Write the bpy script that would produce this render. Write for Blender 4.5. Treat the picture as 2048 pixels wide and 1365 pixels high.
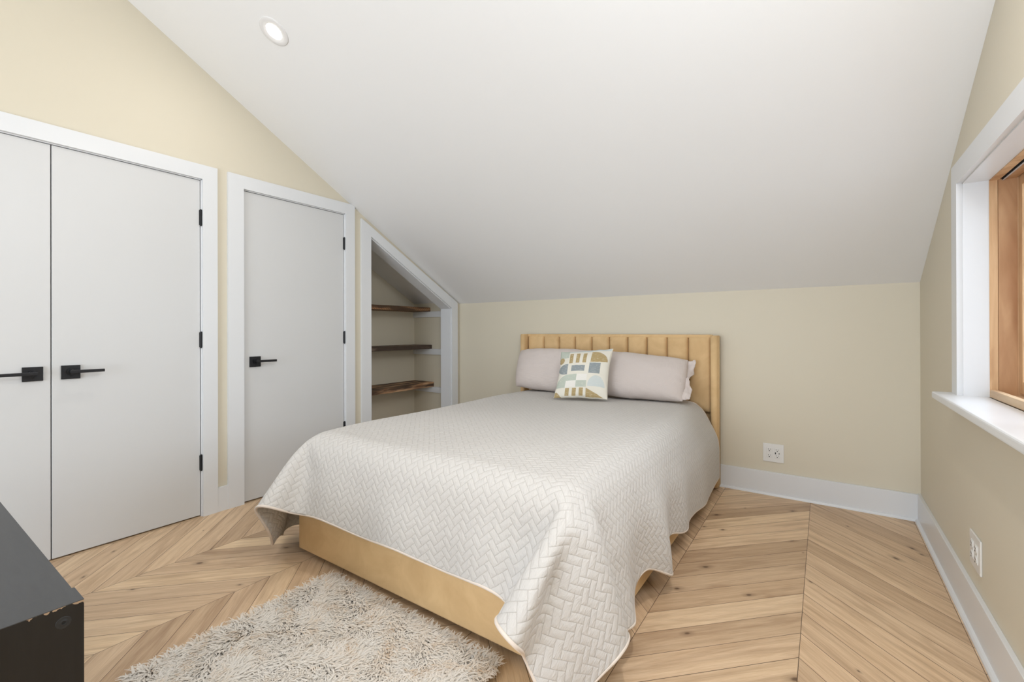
import bpy, bmesh, math, random
import numpy as np
from mathutils import Matrix, Vector, noise

for o in list(bpy.data.objects):
    bpy.data.objects.remove(o)
S = bpy.context.scene
COL = S.collection

# ---------------------------------------------------------------- camera
FPX = 901.68
YAW, PITCH, ROLL = 0.6046, 0.0015, -0.0026
EYE = Vector((3.0945, -3.5175, 1.119))
cam = bpy.data.cameras.new('camera')
cam_ob = bpy.data.objects.new('camera', cam)
COL.objects.link(cam_ob)
_r = Vector((math.cos(YAW), math.sin(YAW), 0)); _f = Vector((-math.sin(YAW), math.cos(YAW), 0)); _u = Vector((0, 0, 1))
_f2 = _f*math.cos(PITCH) + _u*math.sin(PITCH); _u2 = _u*math.cos(PITCH) - _f*math.sin(PITCH)
_r3 = _r*math.cos(ROLL) + _u2*math.sin(ROLL); _u3 = _u2*math.cos(ROLL) - _r*math.sin(ROLL)
cam_ob.matrix_world = Matrix(((_r3.x, _u3.x, -_f2.x, EYE.x), (_r3.y, _u3.y, -_f2.y, EYE.y), (_r3.z, _u3.z, -_f2.z, EYE.z), (0, 0, 0, 1)))
cam.sensor_width = 36.0
cam.lens = 36.0*FPX/2048.0
cam.shift_y = (659.82 - 682.5)/2048.0
cam.clip_start = 0.02
S.camera = cam_ob

# ---------------------------------------------------------------- world, lights, exposure
S.view_settings.view_transform = 'Standard'
S.view_settings.look = 'None'
S.view_settings.gamma = 1.0
S.view_settings.use_curve_mapping = False
S.view_settings.exposure = 0.16
w = bpy.data.worlds.new('overcast_sky'); S.world = w; w.use_nodes = True
w.node_tree.nodes['Background'].inputs[0].default_value = (0.80, 0.90, 1.0, 1)
w.node_tree.nodes['Background'].inputs[1].default_value = 1.35
def area(name, loc, direction, sx, sy, power, color, spread=180):
    l = bpy.data.lights.new(name, 'AREA'); l.shape = 'RECTANGLE'; l.size = sx; l.size_y = sy
    l.energy = power; l.color = color; l.spread = math.radians(spread)
    o = bpy.data.objects.new(name, l); COL.objects.link(o)
    o.location = loc; o.rotation_euler = Vector(direction).to_track_quat('-Z', 'Y').to_euler()
    return o
area('rear_fill', (1.8, -6.15, 1.0), (0, 1, 0.16), 2.1, 1.7, 61, (0.85, 0.95, 1.08))  # added soft fill from behind the camera, its source is unseen
area('side_window_daylight', (4.9, -0.75, 1.85), (-1, -0.25, -0.3), 1.9, 1.6, 60, (0.83, 0.94, 1.08))
area('near_side_fill', (3.50, -2.95, 2.25), (-0.8, 0.45, -0.25), 0.9, 0.6, 24, (0.86, 0.95, 1.07))  # added fill high on the right wall, no window stands there

# room numbers (metres): x across the bed wall, y towards it, z up
RW = 3.5587; KNEE = 1.395; SL = 0.5641; RIDGE = -3.75; REAR = -6.2
def ceil_z(y):
    return KNEE - SL*y if y >= RIDGE else KNEE - SL*RIDGE + SL*(y - RIDGE)

# ---------------------------------------------------------------- node helpers
class NT:
    def __init__(s, name, rough=0.6, spec=0.5):
        s.m = bpy.data.materials.new(name); s.m.use_nodes = True
        s.t = s.m.node_tree; s.b = s.t.nodes['Principled BSDF']
        s.b.inputs['Roughness'].default_value = rough
        s.b.inputs['Specular IOR Level'].default_value = spec
    def n(s, typ, **kw):
        nd = s.t.nodes.new(typ)
        for k, v in kw.items(): setattr(nd, k, v)
        return nd
    def l(s, a, b): s.t.links.new(a, b)
    def put(s, sock, v):
        if isinstance(v, (int, float)): sock.default_value = v
        elif isinstance(v, tuple): sock.default_value = v
        else: s.l(v, sock)
    def m2(s, op, a, b=0.0, c=0.0):
        nd = s.n('ShaderNodeMath', operation=op); s.put(nd.inputs[0], a); s.put(nd.inputs[1], b); s.put(nd.inputs[2], c)
        return nd.outputs[0]
    def xyz(s, kind='Object'):
        tc = s.n('ShaderNodeTexCoord'); sp = s.n('ShaderNodeSeparateXYZ'); s.l(tc.outputs[kind], sp.inputs[0])
        return sp.outputs[0], sp.outputs[1], sp.outputs[2]
    def vec(s, x, y, z):
        c = s.n('ShaderNodeCombineXYZ'); s.put(c.inputs[0], x); s.put(c.inputs[1], y); s.put(c.inputs[2], z); return c.outputs[0]
    def noise(s, v, scale, detail=4, rough=0.5, dist=0.0):
        nd = s.n('ShaderNodeTexNoise'); s.l(v, nd.inputs['Vector']); nd.inputs['Scale'].default_value = scale
        nd.inputs['Detail'].default_value = detail; nd.inputs['Roughness'].default_value = rough; nd.inputs['Distortion'].default_value = dist
        return nd.outputs[0]
    def ramp(s, f, stops):
        nd = s.n('ShaderNodeValToRGB'); e = nd.color_ramp.elements
        while len(e) < len(stops): e.new(0.5)
        for k, (p, c) in enumerate(stops): e[k].position = p; e[k].color = (*c, 1) if len(c) == 3 else c
        s.put(nd.inputs[0], f); return nd.outputs[0]
    def mix(s, f, a, b, mode='MIX'):
        nd = s.n('ShaderNodeMix', data_type='RGBA', blend_type=mode)
        s.put(nd.inputs[0], f)
        for k, v in ((6, a), (7, b)):
            if isinstance(v, tuple) and len(v) == 3: v = (*v, 1)
            s.put(nd.inputs[k], v)
        return nd.outputs[2]
    def bump(s, h, strength=0.3, dist=0.002):
        nd = s.n('ShaderNodeBump'); nd.inputs['Strength'].default_value = strength; nd.inputs['Distance'].default_value = dist
        s.put(nd.inputs['Height'], h); s.l(nd.outputs[0], s.b.inputs['Normal'])
    def col(s, c):
        if isinstance(c, tuple) and len(c) == 3: c = (*c, 1)
        s.put(s.b.inputs['Base Color'], c)

def paint(name, c, rough=0.55, bump=0.08, spec=0.3):
    a = NT(name, rough, spec); tc = a.n('ShaderNodeTexCoord')
    big = a.noise(tc.outputs['Object'], 1.3, 2)
    a.col(a.mix(a.m2('MULTIPLY', big, 0.5), c, tuple(x*0.96 for x in c)))
    if bump: a.bump(a.noise(tc.outputs['Object'], 260, 3), bump, 0.0006)
    return a.m

M = {}
M['wall'] = paint('beige_wall_paint', (0.71, 0.65, 0.522))
M['ceiling'] = paint('white_ceiling_paint', (0.87, 0.87, 0.865), 0.45, 0.05)
M['trim'] = paint('white_trim_paint', (0.76, 0.77, 0.78), 0.3, 0.0, 0.5)
M['door'] = paint('white_door_paint', (0.66, 0.66, 0.655), 0.38, 0.04, 0.45)
M['dark'] = paint('closet_shade_black', (0.05, 0.045, 0.04), 0.9, 0)  # closet shade given as a near-black colour, shows in the door gaps
def metal_black():
    a = NT('matte_black_metal', 0.42); a.col((0.022, 0.022, 0.024)); a.b.inputs['Metallic'].default_value = 0.6
    tc = a.n('ShaderNodeTexCoord'); a.bump(a.noise(tc.outputs['Object'], 500, 2), 0.1, 0.0003); return a.m
M['black'] = metal_black()
M['hole'] = paint('socket_hole_black', (0.012, 0.012, 0.012), 0.6, 0)
M['plastic'] = paint('white_plastic', (0.80, 0.79, 0.76), 0.25, 0, 0.5)

def oak_floor():
    a = NT('oak_chevron_boards', 0.42, 0.4)
    x, y, z = a.xyz()
    P = 1.004; W = 0.502; PITCH_ = 0.151
    xp = a.m2('ADD', x, 50*P - 3.022)
    m = a.m2('MODULO', xp, P)
    d = a.m2('SUBTRACT', W, a.m2('ABSOLUTE', a.m2('SUBTRACT', m, W)))
    s = a.m2('DIVIDE', a.m2('ADD', a.m2('ADD', y, d), 0.187 + PITCH_*200), PITCH_)
    k = a.m2('FLOOR', s); f = a.m2('FRACT', s); c = a.m2('FLOOR', a.m2('DIVIDE', xp, W))
    along = a.m2('SUBTRACT', d, y); perp = a.m2('ADD', d, y)
    wn = a.n('ShaderNodeTexWhiteNoise', noise_dimensions='3D'); a.l(a.vec(k, c, 3.0), wn.inputs[0]); h = wn.outputs[0]
    wn2 = a.n('ShaderNodeTexWhiteNoise', noise_dimensions='3D'); a.l(a.vec(k, c, 9.0), wn2.inputs[0]); h2 = wn2.outputs[0]
    al = a.m2('ADD', a.m2('MULTIPLY', along, 0.707), a.m2('MULTIPLY', h, 31.0))
    pe = a.m2('MULTIPLY', perp, 0.707)
    v1 = a.vec(a.m2('MULTIPLY', al, 2.2), a.m2('MULTIPLY', pe, 46), a.m2('MULTIPLY', h2, 9))
    v2 = a.vec(a.m2('MULTIPLY', al, 1.1), a.m2('MULTIPLY', pe, 9), a.m2('MULTIPLY', h2, 17))
    g1 = a.noise(v1, 3.2, 6, 0.62, 0.5)                      # fibre
    g3 = a.noise(a.vec(a.m2('MULTIPLY', al, 5), a.m2('MULTIPLY', pe, 190), h2), 2.2, 4, 0.6, 0.3)   # pores
    g2 = a.noise(v2, 1.6, 3, 0.55, 1.2)                      # broad figure
    wv = a.n('ShaderNodeTexWave', wave_type='BANDS', bands_direction='Y'); a.l(v2, wv.inputs['Vector'])
    wv.inputs['Scale'].default_value = 0.8; wv.inputs['Distortion'].default_value = 9.0; wv.inputs['Detail'].default_value = 3; wv.inputs['Detail Scale'].default_value = 0.9
    base = a.ramp(h, [(0.0, (0.60, 0.425, 0.27)), (0.25, (0.76, 0.56, 0.37)), (0.7, (0.86, 0.645, 0.43)), (1.0, (0.95, 0.74, 0.49))])
    base = a.mix(a.m2('MULTIPLY', h2, 0.35), base, (0.68, 0.52, 0.365))
    c1 = a.mix(a.ramp(g1, [(0.35, (0.75, 0.75, 0.75)), (0.72, (0, 0, 0))]), base, a.mix(1.0, base, (0.84, 0.78, 0.71), 'MULTIPLY'))
    c2 = a.mix(a.ramp(g2, [(0.46, (0, 0, 0)), (0.72, (0.75, 0.75, 0.75))]), c1, a.mix(1.0, c1, (0.66, 0.60, 0.56), 'MULTIPLY'))
    c2 = a.mix(a.m2('MULTIPLY', a.m2('POWER', wv.outputs[0], 3.0), 0.20), c2, a.mix(1.0, c2, (0.6, 0.5, 0.42), 'MULTIPLY'))
    c2 = a.mix(a.ramp(g3, [(0.36, (0.36,)*3), (0.58, (0, 0, 0))]), c2, a.mix(1.0, c2, (0.66, 0.56, 0.47), 'MULTIPLY'))
    # knots
    kv = a.vec(a.m2('MULTIPLY', al, 1.0), a.m2('ADD', a.m2('MULTIPLY', pe, 1.9), a.m2('MULTIPLY', h2, 13)), 0.0)
    vo = a.n('ShaderNodeTexVoronoi', voronoi_dimensions='2D'); a.l(kv, vo.inputs['Vector']); vo.inputs['Scale'].default_value = 2.3
    kd = a.m2('ADD', vo.outputs['Distance'], a.m2('MULTIPLY', a.m2('SUBTRACT', a.noise(v1, 8, 3), 0.5), 0.035))
    rc = a.n('ShaderNodeSeparateColor'); a.l(vo.outputs['Color'], rc.inputs[0])
    kd = a.m2('DIVIDE', kd, a.m2('ADD', 0.25, a.m2('MULTIPLY', rc.outputs[1], 0.9)))
    gate = a.m2('GREATER_THAN', rc.outputs[0], 0.45)
    kn = a.ramp(kd, [(0.018, (1, 1, 1)), (0.040, (0.35, 0.35, 0.35)), (0.11, (0, 0, 0))])
    c3 = a.mix(a.m2('MULTIPLY', a.m2('MULTIPLY', kn, gate), 0.9), c2, (0.10, 0.05, 0.025))
    # joints
    e1 = a.m2('MULTIPLY', a.m2('MINIMUM', f, a.m2('SUBTRACT', 1.0, f)), PITCH_*0.707)
    e2 = a.m2('MINIMUM', d, a.m2('SUBTRACT', W, d))
    e = a.m2('MINIMUM', e1, e2)
    j = a.ramp(a.m2('MULTIPLY', e, 100), [(0.06, (1, 1, 1)), (0.15, (0, 0, 0))])
    jn = a.ramp(a.noise(v2, 0.9, 2), [(0.34, (0.7,)*3), (0.55, (1.0,)*3)])
    a.col(a.mix(a.m2('MULTIPLY', j, jn), c3, (0.09, 0.05, 0.028)))
    a.l(a.ramp(g1, [(0, (0.34,)*3), (1, (0.52,)*3)]), a.b.inputs['Roughness'])
    hh = a.m2('SUBTRACT', a.m2('MULTIPLY', g1, 0.35), j)
    a.bump(hh, 0.35, 0.0012)
    return a.m
M['floor'] = oak_floor()

def wood(name, c_lo, c_mid, c_hi, axis, stretch=14, scale=3.0, rough=0.5, dark=0.0, saw=False):
    a = NT(name, rough, 0.35); x, y, z = a.xyz(); p = [x, y, z]
    v = a.vec(*[q if i == axis else a.m2('MULTIPLY', q, stretch) for i, q in enumerate(p)])
    g = a.noise(v, scale, 6, 0.6, 0.9); b = a.noise(a.vec(*[q if i == axis else a.m2('MULTIPLY', q, 3.5) for i, q in enumerate(p)]), scale*0.9, 3, 0.5, 1.0)
    c = a.ramp(g, [(0.25, c_lo), (0.5, c_mid), (0.75, c_hi)])
    c = a.mix(a.ramp(b, [(0.45, (0, 0, 0)), (0.72, (0.75, 0.75, 0.75))]), c, a.mix(1.0, c, (0.62, 0.46, 0.36), 'MULTIPLY'))
    if dark:
        c = a.mix(a.ramp(a.noise(v, scale*0.5, 4), [(0.5-dark, (0.9,)*3), (0.62, (0, 0, 0))]), c, (0.045, 0.03, 0.022))
    h = g
    if saw:
        wv = a.n('ShaderNodeTexWave', wave_type='BANDS', bands_direction='DIAGONAL'); a.l(a.n('ShaderNodeTexCoord').outputs['Object'], wv.inputs['Vector'])
        wv.inputs['Scale'].default_value = 22; wv.inputs['Distortion'].default_value = 1.5
        c = a.mix(a.m2('MULTIPLY', wv.outputs[0], 0.6), c, (0.11, 0.06, 0.03)); h = a.m2('ADD', g, wv.outputs[0])
    a.col(c); a.bump(h, 0.3, 0.0015); return a.m
M['window_wood'] = wood('pale_fir_window_wood', (0.55, 0.33, 0.17), (0.66, 0.42, 0.23), (0.74, 0.50, 0.29), 2, 16, 2.4, 0.5)
M['window_wood_dark'] = wood('streaked_fir_window_wood', (0.40, 0.21, 0.10), (0.52, 0.30, 0.155), (0.62, 0.38, 0.21), 2, 7, 2.0, 0.5)
M['window_sill_wood'] = wood('blond_window_sill_wood', (0.62, 0.44, 0.27), (0.72, 0.53, 0.34), (0.78, 0.60, 0.41), 1, 16, 2.0, 0.5)
M['shelf_a'] = wood('sawn_reclaimed_board', (0.36, 0.19, 0.09), (0.60, 0.34, 0.17), (0.75, 0.46, 0.25), 1, 9, 4.0, 0.8, 0.02, True)
M['shelf_b'] = wood('dark_reclaimed_board', (0.17, 0.12, 0.09), (0.33, 0.24, 0.18), (0.52, 0.38, 0.27), 1, 9, 4.0, 0.85, 0.06)
M['shelf_c'] = wood('brown_reclaimed_board', (0.30, 0.18, 0.10), (0.56, 0.34, 0.19), (0.78, 0.50, 0.29), 1, 10, 5.0, 0.8, 0.04)

def velvet():
    a = NT('gold_velvet', 0.75, 0.25); tc = a.n('ShaderNodeTexCoord')
    n1 = a.noise(tc.outputs['Object'], 7, 4, 0.6, 0.8)
    a.col(a.ramp(n1, [(0.3, (0.66, 0.44, 0.22)), (0.7, (0.77, 0.535, 0.28))]))
    a.b.inputs['Sheen Weight'].default_value = 0.5; a.b.inputs['Sheen Roughness'].default_value = 0.35
    a.b.inputs['Sheen Tint'].default_value = (1.0, 0.80, 0.52, 1)
    a.bump(a.noise(tc.outputs['Object'], 420, 3), 0.15, 0.0006); return a.m
M['velvet'] = velvet()

QC = (0.615, 0.585, 0.55)
def quilt_mat():
    a = NT('quilted_cotton', 0.85, 0.2)
    u, v, _ = a.xyz('UV')                                    # metres of cloth
    wdt = 0.0252; nn = 2.0
    tcn = a.n('ShaderNodeTexCoord')
    wob = a.noise(tcn.outputs['UV'], 9, 2); wob2 = a.noise(tcn.outputs['UV'], 11, 2, 0.5, 0.4)
    u = a.m2('ADD', u, a.m2('MULTIPLY', a.m2('SUBTRACT', wob, 0.5), 0.012)); v = a.m2('ADD', v, a.m2('MULTIPLY', a.m2('SUBTRACT', wob2, 0.5), 0.012))
    p = a.m2('ADD', a.m2('DIVIDE', a.m2('ADD', u, v), 1.4142*wdt), 600.0)
    q = a.m2('ADD', a.m2('DIVIDE', a.m2('SUBTRACT', v, u), 1.4142*wdt), 600.0)
    i, j = a.m2('FLOOR', p), a.m2('FLOOR', q); fx, fy = a.m2('FRACT', p), a.m2('FRACT', q)
    k = a.m2('FLOORED_MODULO', a.m2('SUBTRACT', i, j), 2*nn)
    hz = a.m2('LESS_THAN', k, nn - 0.5)
    hx = a.m2('MINIMUM', a.m2('ADD', k, fx), a.m2('SUBTRACT', nn, a.m2('ADD', k, fx)))
    hy = a.m2('MINIMUM', fy, a.m2('SUBTRACT', 1.0, fy))
    mv = a.m2('SUBTRACT', 2*nn - 1, k)
    vy = a.m2('MINIMUM', a.m2('ADD', mv, fy), a.m2('SUBTRACT', nn, a.m2('ADD', mv, fy)))
    vx = a.m2('MINIMUM', fx, a.m2('SUBTRACT', 1.0, fx))
    dh = a.m2('MINIMUM', hx, hy); dv = a.m2('MINIMUM', vx, vy)
    d = a.m2('ADD', a.m2('MULTIPLY', hz, dh), a.m2('MULTIPLY', a.m2('SUBTRACT', 1.0, hz), dv))
    puff = a.m2('POWER', a.m2('MINIMUM', a.m2('MULTIPLY', d, 2.4), 1.0), 0.5)
    # crinkle that runs across the pile of each brick
    cr = a.noise(a.vec(a.m2('MULTIPLY', a.m2('ADD', u, a.m2('MULTIPLY', v, 0.4)), 150), a.m2('MULTIPLY', a.m2('SUBTRACT', a.m2('MULTIPLY', u, 0.4), v), 45), 0.0), 1.0, 4, 0.6, 0.6)
    fine = a.noise(tcn.outputs['UV'], 700, 2)
    h = a.m2('ADD', a.m2('ADD', puff, a.m2('MULTIPLY', cr, 1.1)), a.m2('MULTIPLY', fine, 0.12))
    a.bump(h, 1.0, 0.0026)
    st = a.ramp(d, [(0.0, (1, 1, 1)), (0.06, (0, 0, 0))])
    a.col(a.mix(a.m2('MULTIPLY', st, 0.45), QC, tuple(x*y for x, y in zip(QC, (0.72, 0.68, 0.64)))))
    a.b.inputs['Sheen Weight'].default_value = 0.1
    return a.m
M['quilt'] = quilt_mat()
def cloth(name, c, scale=600, b=0.3):
    a = NT(name, 0.85, 0.2); tc = a.n('ShaderNodeTexCoord'); a.col(c)
    a.bump(a.noise(tc.outputs['Object'], scale, 3), b, 0.0008); return a.m
M['binding'] = cloth('quilt_binding_cotton', (0.74, 0.65, 0.57))
M['mattress'] = cloth('grey_mattress_ticking', (0.35, 0.33, 0.30))

def waffle(name, c, kx, ky, ax=1.0):
    a = NT(name, 0.85, 0.2); u, v, _ = a.xyz('UV')
    tcn = a.n('ShaderNodeTexCoord')
    sx = a.m2('ABSOLUTE', a.m2('SINE', a.m2('MULTIPLY', u, kx))); sy = a.m2('ABSOLUTE', a.m2('SINE', a.m2('MULTIPLY', v, ky)))
    wr = a.noise(tcn.outputs['UV'], 14, 4, 0.6, 1.5)
    grid = a.m2('ADD', a.m2('MULTIPLY', sx, ax), sy)
    a.bump(a.m2('ADD', a.m2('MULTIPLY', grid, 0.5), a.m2('MULTIPLY', wr, 1.6)), 0.7, 0.0028)
    a.col(a.mix(a.ramp(grid, [(0.15, (0.3,)*3), (0.7, (0, 0, 0))]), c, tuple(x*0.86 for x in c)))
    return a.m
M['waffle'] = waffle('waffle_weave_blush', (0.73, 0.645, 0.60), 620, 620)
M['ribbed'] = waffle('ribbed_blush', (0.73, 0.645, 0.60), 620, 560, 0.25)

def print_mat():
    """cream cushion cover printed with plain geometric blocks; UV 0..1"""
    a = NT('printed_linen', 0.85, 0.2); u, v, _ = a.xyz('UV')
    tcn = a.n('ShaderNodeTexCoord')
    cream = (0.80, 0.76, 0.66); ochre = (0.46, 0.345, 0.17); blue = (0.30, 0.335, 0.345); sage = (0.53, 0.57, 0.49); pale = (0.62, 0.66, 0.64); lite = (0.84, 0.81, 0.75)
    def rect(x0, x1, y0, y1):
        r = a.m2('MULTIPLY', a.m2('GREATER_THAN', u, x0), a.m2('LESS_THAN', u, x1))
        return a.m2('MULTIPLY', r, a.m2('MULTIPLY', a.m2('GREATER_THAN', v, y0), a.m2('LESS_THAN', v, y1)))
    def ell(cx, cy, rx, ry):
        e = a.m2('ADD', a.m2('POWER', a.m2('ABSOLUTE', a.m2('DIVIDE', a.m2('SUBTRACT', u, cx), rx)), 2.0), a.m2('POWER', a.m2('ABSOLUTE', a.m2('DIVIDE', a.m2('SUBTRACT', v, cy), ry)), 2.0))
        return a.m2('LESS_THAN', e, 1.0)
    AND = lambda p, q: a.m2('MULTIPLY', p, q)
    wornn = a.noise(a.vec(a.m2('MULTIPLY', u, 9), a.m2('MULTIPLY', v, 70), 0.0), 2.0, 3)
    worn = a.ramp(wornn, [(0.30, (0.25,)*3), (0.42, (1, 1, 1))])
    c = cream
    def lay(mask, colr):
        nonlocal c
        c = a.mix(AND(mask, worn), c, colr)
    lay(AND(rect(0.0, 1.0, 0.93, 1.0), rect(0.03, 0.97, 0, 1)), pale)
    lay(AND(ell(0.0, 0.90, 0.30, 0.14), rect(0.0, 0.2, 0.8, 1)), sage)
    for x0 in (0.215, 0.345, 0.475): lay(rect(x0, x0 + 0.07, 0.67, 0.895), ochre)
    lay(AND(rect(0.63, 0.95, 0.68, 0.92), ell(0.63, 0.68, 0.32, 0.24)), ochre)
    lay(ell(0.06, 0.745, 0.055, 0.07), ochre)
    lay(AND(rect(0.0, 0.20, 0.44, 0.66), ell(0.20, 0.55, 0.19, 0.115)), blue)
    lay(rect(0.275, 0.535, 0.495, 0.62), blue)
    lay(rect(0.62, 0.83, 0.45, 0.665), blue)
    lay(AND(ell(0.20, 0.175, 0.19, 0.25), rect(0.0, 0.20, 0.175, 0.43)), sage)
    lay(rect(0.20, 0.40, 0.305, 0.43), sage); lay(rect(0.40, 0.60, 0.305, 0.43), lite)
    lay(rect(0.20, 0.40, 0.18, 0.305), lite); lay(rect(0.40, 0.60, 0.18, 0.305), sage)
    lay(AND(ell(0.78, 0.20, 0.16, 0.21), rect(0.6, 1.0, 0.20, 0.43)), pale)
    for x0 in (0.215, 0.345, 0.475): lay(rect(x0, x0 + 0.075, 0.03, 0.165), ochre)
    lay(AND(rect(0.60, 0.92, 0.02, 0.165), a.m2('LESS_THAN', a.m2('ADD', a.m2('MULTIPLY', a.m2('SUBTRACT', u, 0.60), 0.46), v), 0.165)), ochre)
    lay(AND(rect(0.02, 0.17, 0.0, 0.10), a.m2('LESS_THAN', a.m2('ADD', u, v), 0.16)), ochre)
    a.col(c)
    a.bump(a.m2('ADD', a.noise(tcn.outputs['UV'], 160, 2), a.m2('MULTIPLY', a.noise(tcn.outputs['UV'], 6, 3, 0.5, 1.0), 2.0)), 0.4, 0.0025)
    return a.m
M['print'] = print_mat()
M['print_back'] = cloth('cream_linen', (0.78, 0.74, 0.64))

def pile_mat():
    a = NT('shaggy_wool', 0.9, 0.15)
    at = a.n('ShaderNodeAttribute', attribute_name='shade'); tc = a.n('ShaderNodeTexCoord')
    patch = a.noise(tc.outputs['Object'], 9, 3, 0.6)
    c = a.ramp(at.outputs['Fac'], [(0.0, (0.97, 0.93, 0.87)), (0.5, (0.95, 0.88, 0.79)), (0.8, (0.88, 0.75, 0.61)), (1.0, (0.70, 0.52, 0.36))])
    c = a.mix(a.ramp(patch, [(0.35, (0.75,)*3), (0.62, (0, 0, 0))]), c, (0.96, 0.92, 0.86))
    a.col(c)
    ge = a.n('ShaderNodeNewGeometry'); sc_ = a.n('ShaderNodeVectorMath', operation='MULTIPLY_ADD'); a.l(ge.outputs['Normal'], sc_.inputs[0]); sc_.inputs[1].default_value = (0.45, 0.45, 0.45); sc_.inputs[2].default_value = (0, 0, 0.8)
    nm = a.n('ShaderNodeVectorMath', operation='NORMALIZE'); a.l(sc_.outputs[0], nm.inputs[0]); a.l(nm.outputs[0], a.b.inputs['Normal'])
    tr = a.n('ShaderNodeBsdfTranslucent'); a.l(c, tr.inputs[0]); mx = a.n('ShaderNodeMixShader'); mx.inputs[0].default_value = 0.45
    out = a.t.nodes['Material Output']; a.l(a.b.outputs[0], mx.inputs[1]); a.l(tr.outputs[0], mx.inputs[2]); a.l(mx.outputs[0], out.inputs[0])
    return a.m
M['pile'] = pile_mat()
M['rug_back'] = cloth('rug_jute_backing', (0.93, 0.89, 0.83))

def cabinet_mat():
    a = NT('worn_black_lacquer', 0.33, 0.35); x, y, z = a.xyz(); tc = a.n('ShaderNodeTexCoord')
    n = a.noise(tc.outputs['Object'], 60, 4, 0.6); n2 = a.noise(a.vec(a.m2('MULTIPLY', x, 3), a.m2('MULTIPLY', y, 10), z), 6, 4, 0.6, 1.0)
    # chipped strip under the top edge of the end panel
    zt = a.m2('SUBTRACT', 0.4985, z)
    yy = a.m2('ADD', y, 3.222)                               # 0 at the far corner, negative towards the camera
    lim = a.m2('ADD', a.m2('MULTIPLY', a.m2('SUBTRACT', a.noise(tc.outputs['Object'], 70, 3), 0.50), 0.035), a.m2('MULTIPLY', a.m2('MAXIMUM', a.m2('ADD', yy, 0.022), 0.0), 0.45))
    onend = a.m2('GREATER_THAN', x, 1.683)
    ch = a.m2('MULTIPLY', a.m2('MULTIPLY', a.m2('LESS_THAN', zt, lim), onend), a.m2('GREATER_THAN', yy, -0.095))
    a.col(a.mix(ch, a.mix(n2, (0.007, 0.0065, 0.006), (0.014, 0.013, 0.012)), (0.36, 0.25, 0.16)))
    a.l(a.ramp(n2, [(0.3, (0.30,)*3), (0.7, (0.42,)*3)]), a.b.inputs['Roughness'])
    a.bump(n, 0.1, 0.0004); return a.m
M['cabinet'] = cabinet_mat()
def cab_top():
    a = NT('black_lacquer_top_sheen', 0.38, 0.5); x, y, z = a.xyz()
    g = a.noise(a.vec(a.m2('MULTIPLY', x, 1.5), a.m2('MULTIPLY', y, 9), z), 5, 4, 0.6, 1.2)
    a.col(a.mix(g, (0.030, 0.031, 0.033), (0.055, 0.057, 0.060))); return a.m  # lighter grey base stands in for window sheen on the black top
M['cabinet_top'] = cab_top()
def glass_mat():
    a = NT('window_glass', 0.0); t = a.t
    tr = a.n('ShaderNodeBsdfTransparent'); gl = a.n('ShaderNodeBsdfGlossy'); gl.inputs['Roughness'].default_value = 0.0
    fr = a.n('ShaderNodeLayerWeight'); mx = a.n('ShaderNodeMixShader')
    a.l(a.m2('ADD', a.m2('MULTIPLY', a.m2('POWER', fr.outputs['Facing'], 5.0), 0.8), 0.03), mx.inputs[0]); a.l(tr.outputs[0], mx.inputs[1]); a.l(gl.outputs[0], mx.inputs[2])
    a.l(mx.outputs[0], t.nodes['Material Output'].inputs[0]); t.nodes.remove(a.b); return a.m
M['glass'] = glass_mat()
def glow(name, c, s):
    m = bpy.data.materials.new(name); m.use_nodes = True; b = m.node_tree.nodes['Principled BSDF']
    b.inputs['Base Color'].default_value = (*c, 1); b.inputs['Emission Color'].default_value = (*c, 1); b.inputs['Emission Strength'].default_value = s; return m
M['lamp'] = glow('led_lens', (1.0, 0.96, 0.90), 14.0)
M['cap'] = paint('dark_grey_cap', (0.022, 0.022, 0.022), 0.4, 0)
M['steel'] = paint('weatherstrip_grey', (0.5, 0.5, 0.5), 0.3, 0)

# ---------------------------------------------------------------- mesh helpers
def box(bm, x0, x1, y0, y1, z0, z1, bev=0.0, seg=2):
    t = bmesh.new(); bmesh.ops.create_cube(t, size=1)
    for v in t.verts: v.co = ((x0+x1)/2 + v.co.x*(x1-x0), (y0+y1)/2 + v.co.y*(y1-y0), (z0+z1)/2 + v.co.z*(z1-z0))
    if bev: bmesh.ops.bevel(t, geom=t.edges[:], offset=bev, segments=seg, profile=0.6, affect='EDGES')
    me = bpy.data.meshes.new('t'); t.to_mesh(me); t.free(); bm.from_mesh(me); bpy.data.meshes.remove(me)
def prism(bm, pts, a0, a1, axis):
    """polygon pts in the two other axes, extruded along axis from a0 to a1"""
    def P(p, a):
        return {0: (a, p[0], p[1]), 1: (p[0], a, p[1]), 2: (p[0], p[1], a)}[axis]
    lo = [bm.verts.new(P(p, a0)) for p in pts]; hi = [bm.verts.new(P(p, a1)) for p in pts]
    bm.faces.new(lo); bm.faces.new(hi[::-1])
    for i in range(len(pts)):
        j = (i+1) % len(pts); bm.faces.new((lo[i], hi[i], hi[j], lo[j]))
def cyl(bm, c, r, h, axis, seg=24, r2=None):
    rot = {0: Matrix.Rotation(math.pi/2, 4, 'Y'), 1: Matrix.Rotation(math.pi/2, 4, 'X'), 2: Matrix.Identity(4)}[axis]
    bmesh.ops.create_cone(bm, cap_ends=True, segments=seg, radius1=r, radius2=r if r2 is None else r2, depth=h, matrix=Matrix.Translation(c) @ rot)
def lathe(bm, prof, mat, seg=48):
    rings = []
    for (r, h) in prof: rings.append([bm.verts.new(mat @ Vector((r*math.cos(2*math.pi*k/seg), r*math.sin(2*math.pi*k/seg), h))) for k in range(seg)])
    for a, b in zip(rings, rings[1:]):
        for k in range(seg): bm.faces.new((a[k], a[(k+1) % seg], b[(k+1) % seg], b[k]))
    return rings
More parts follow.
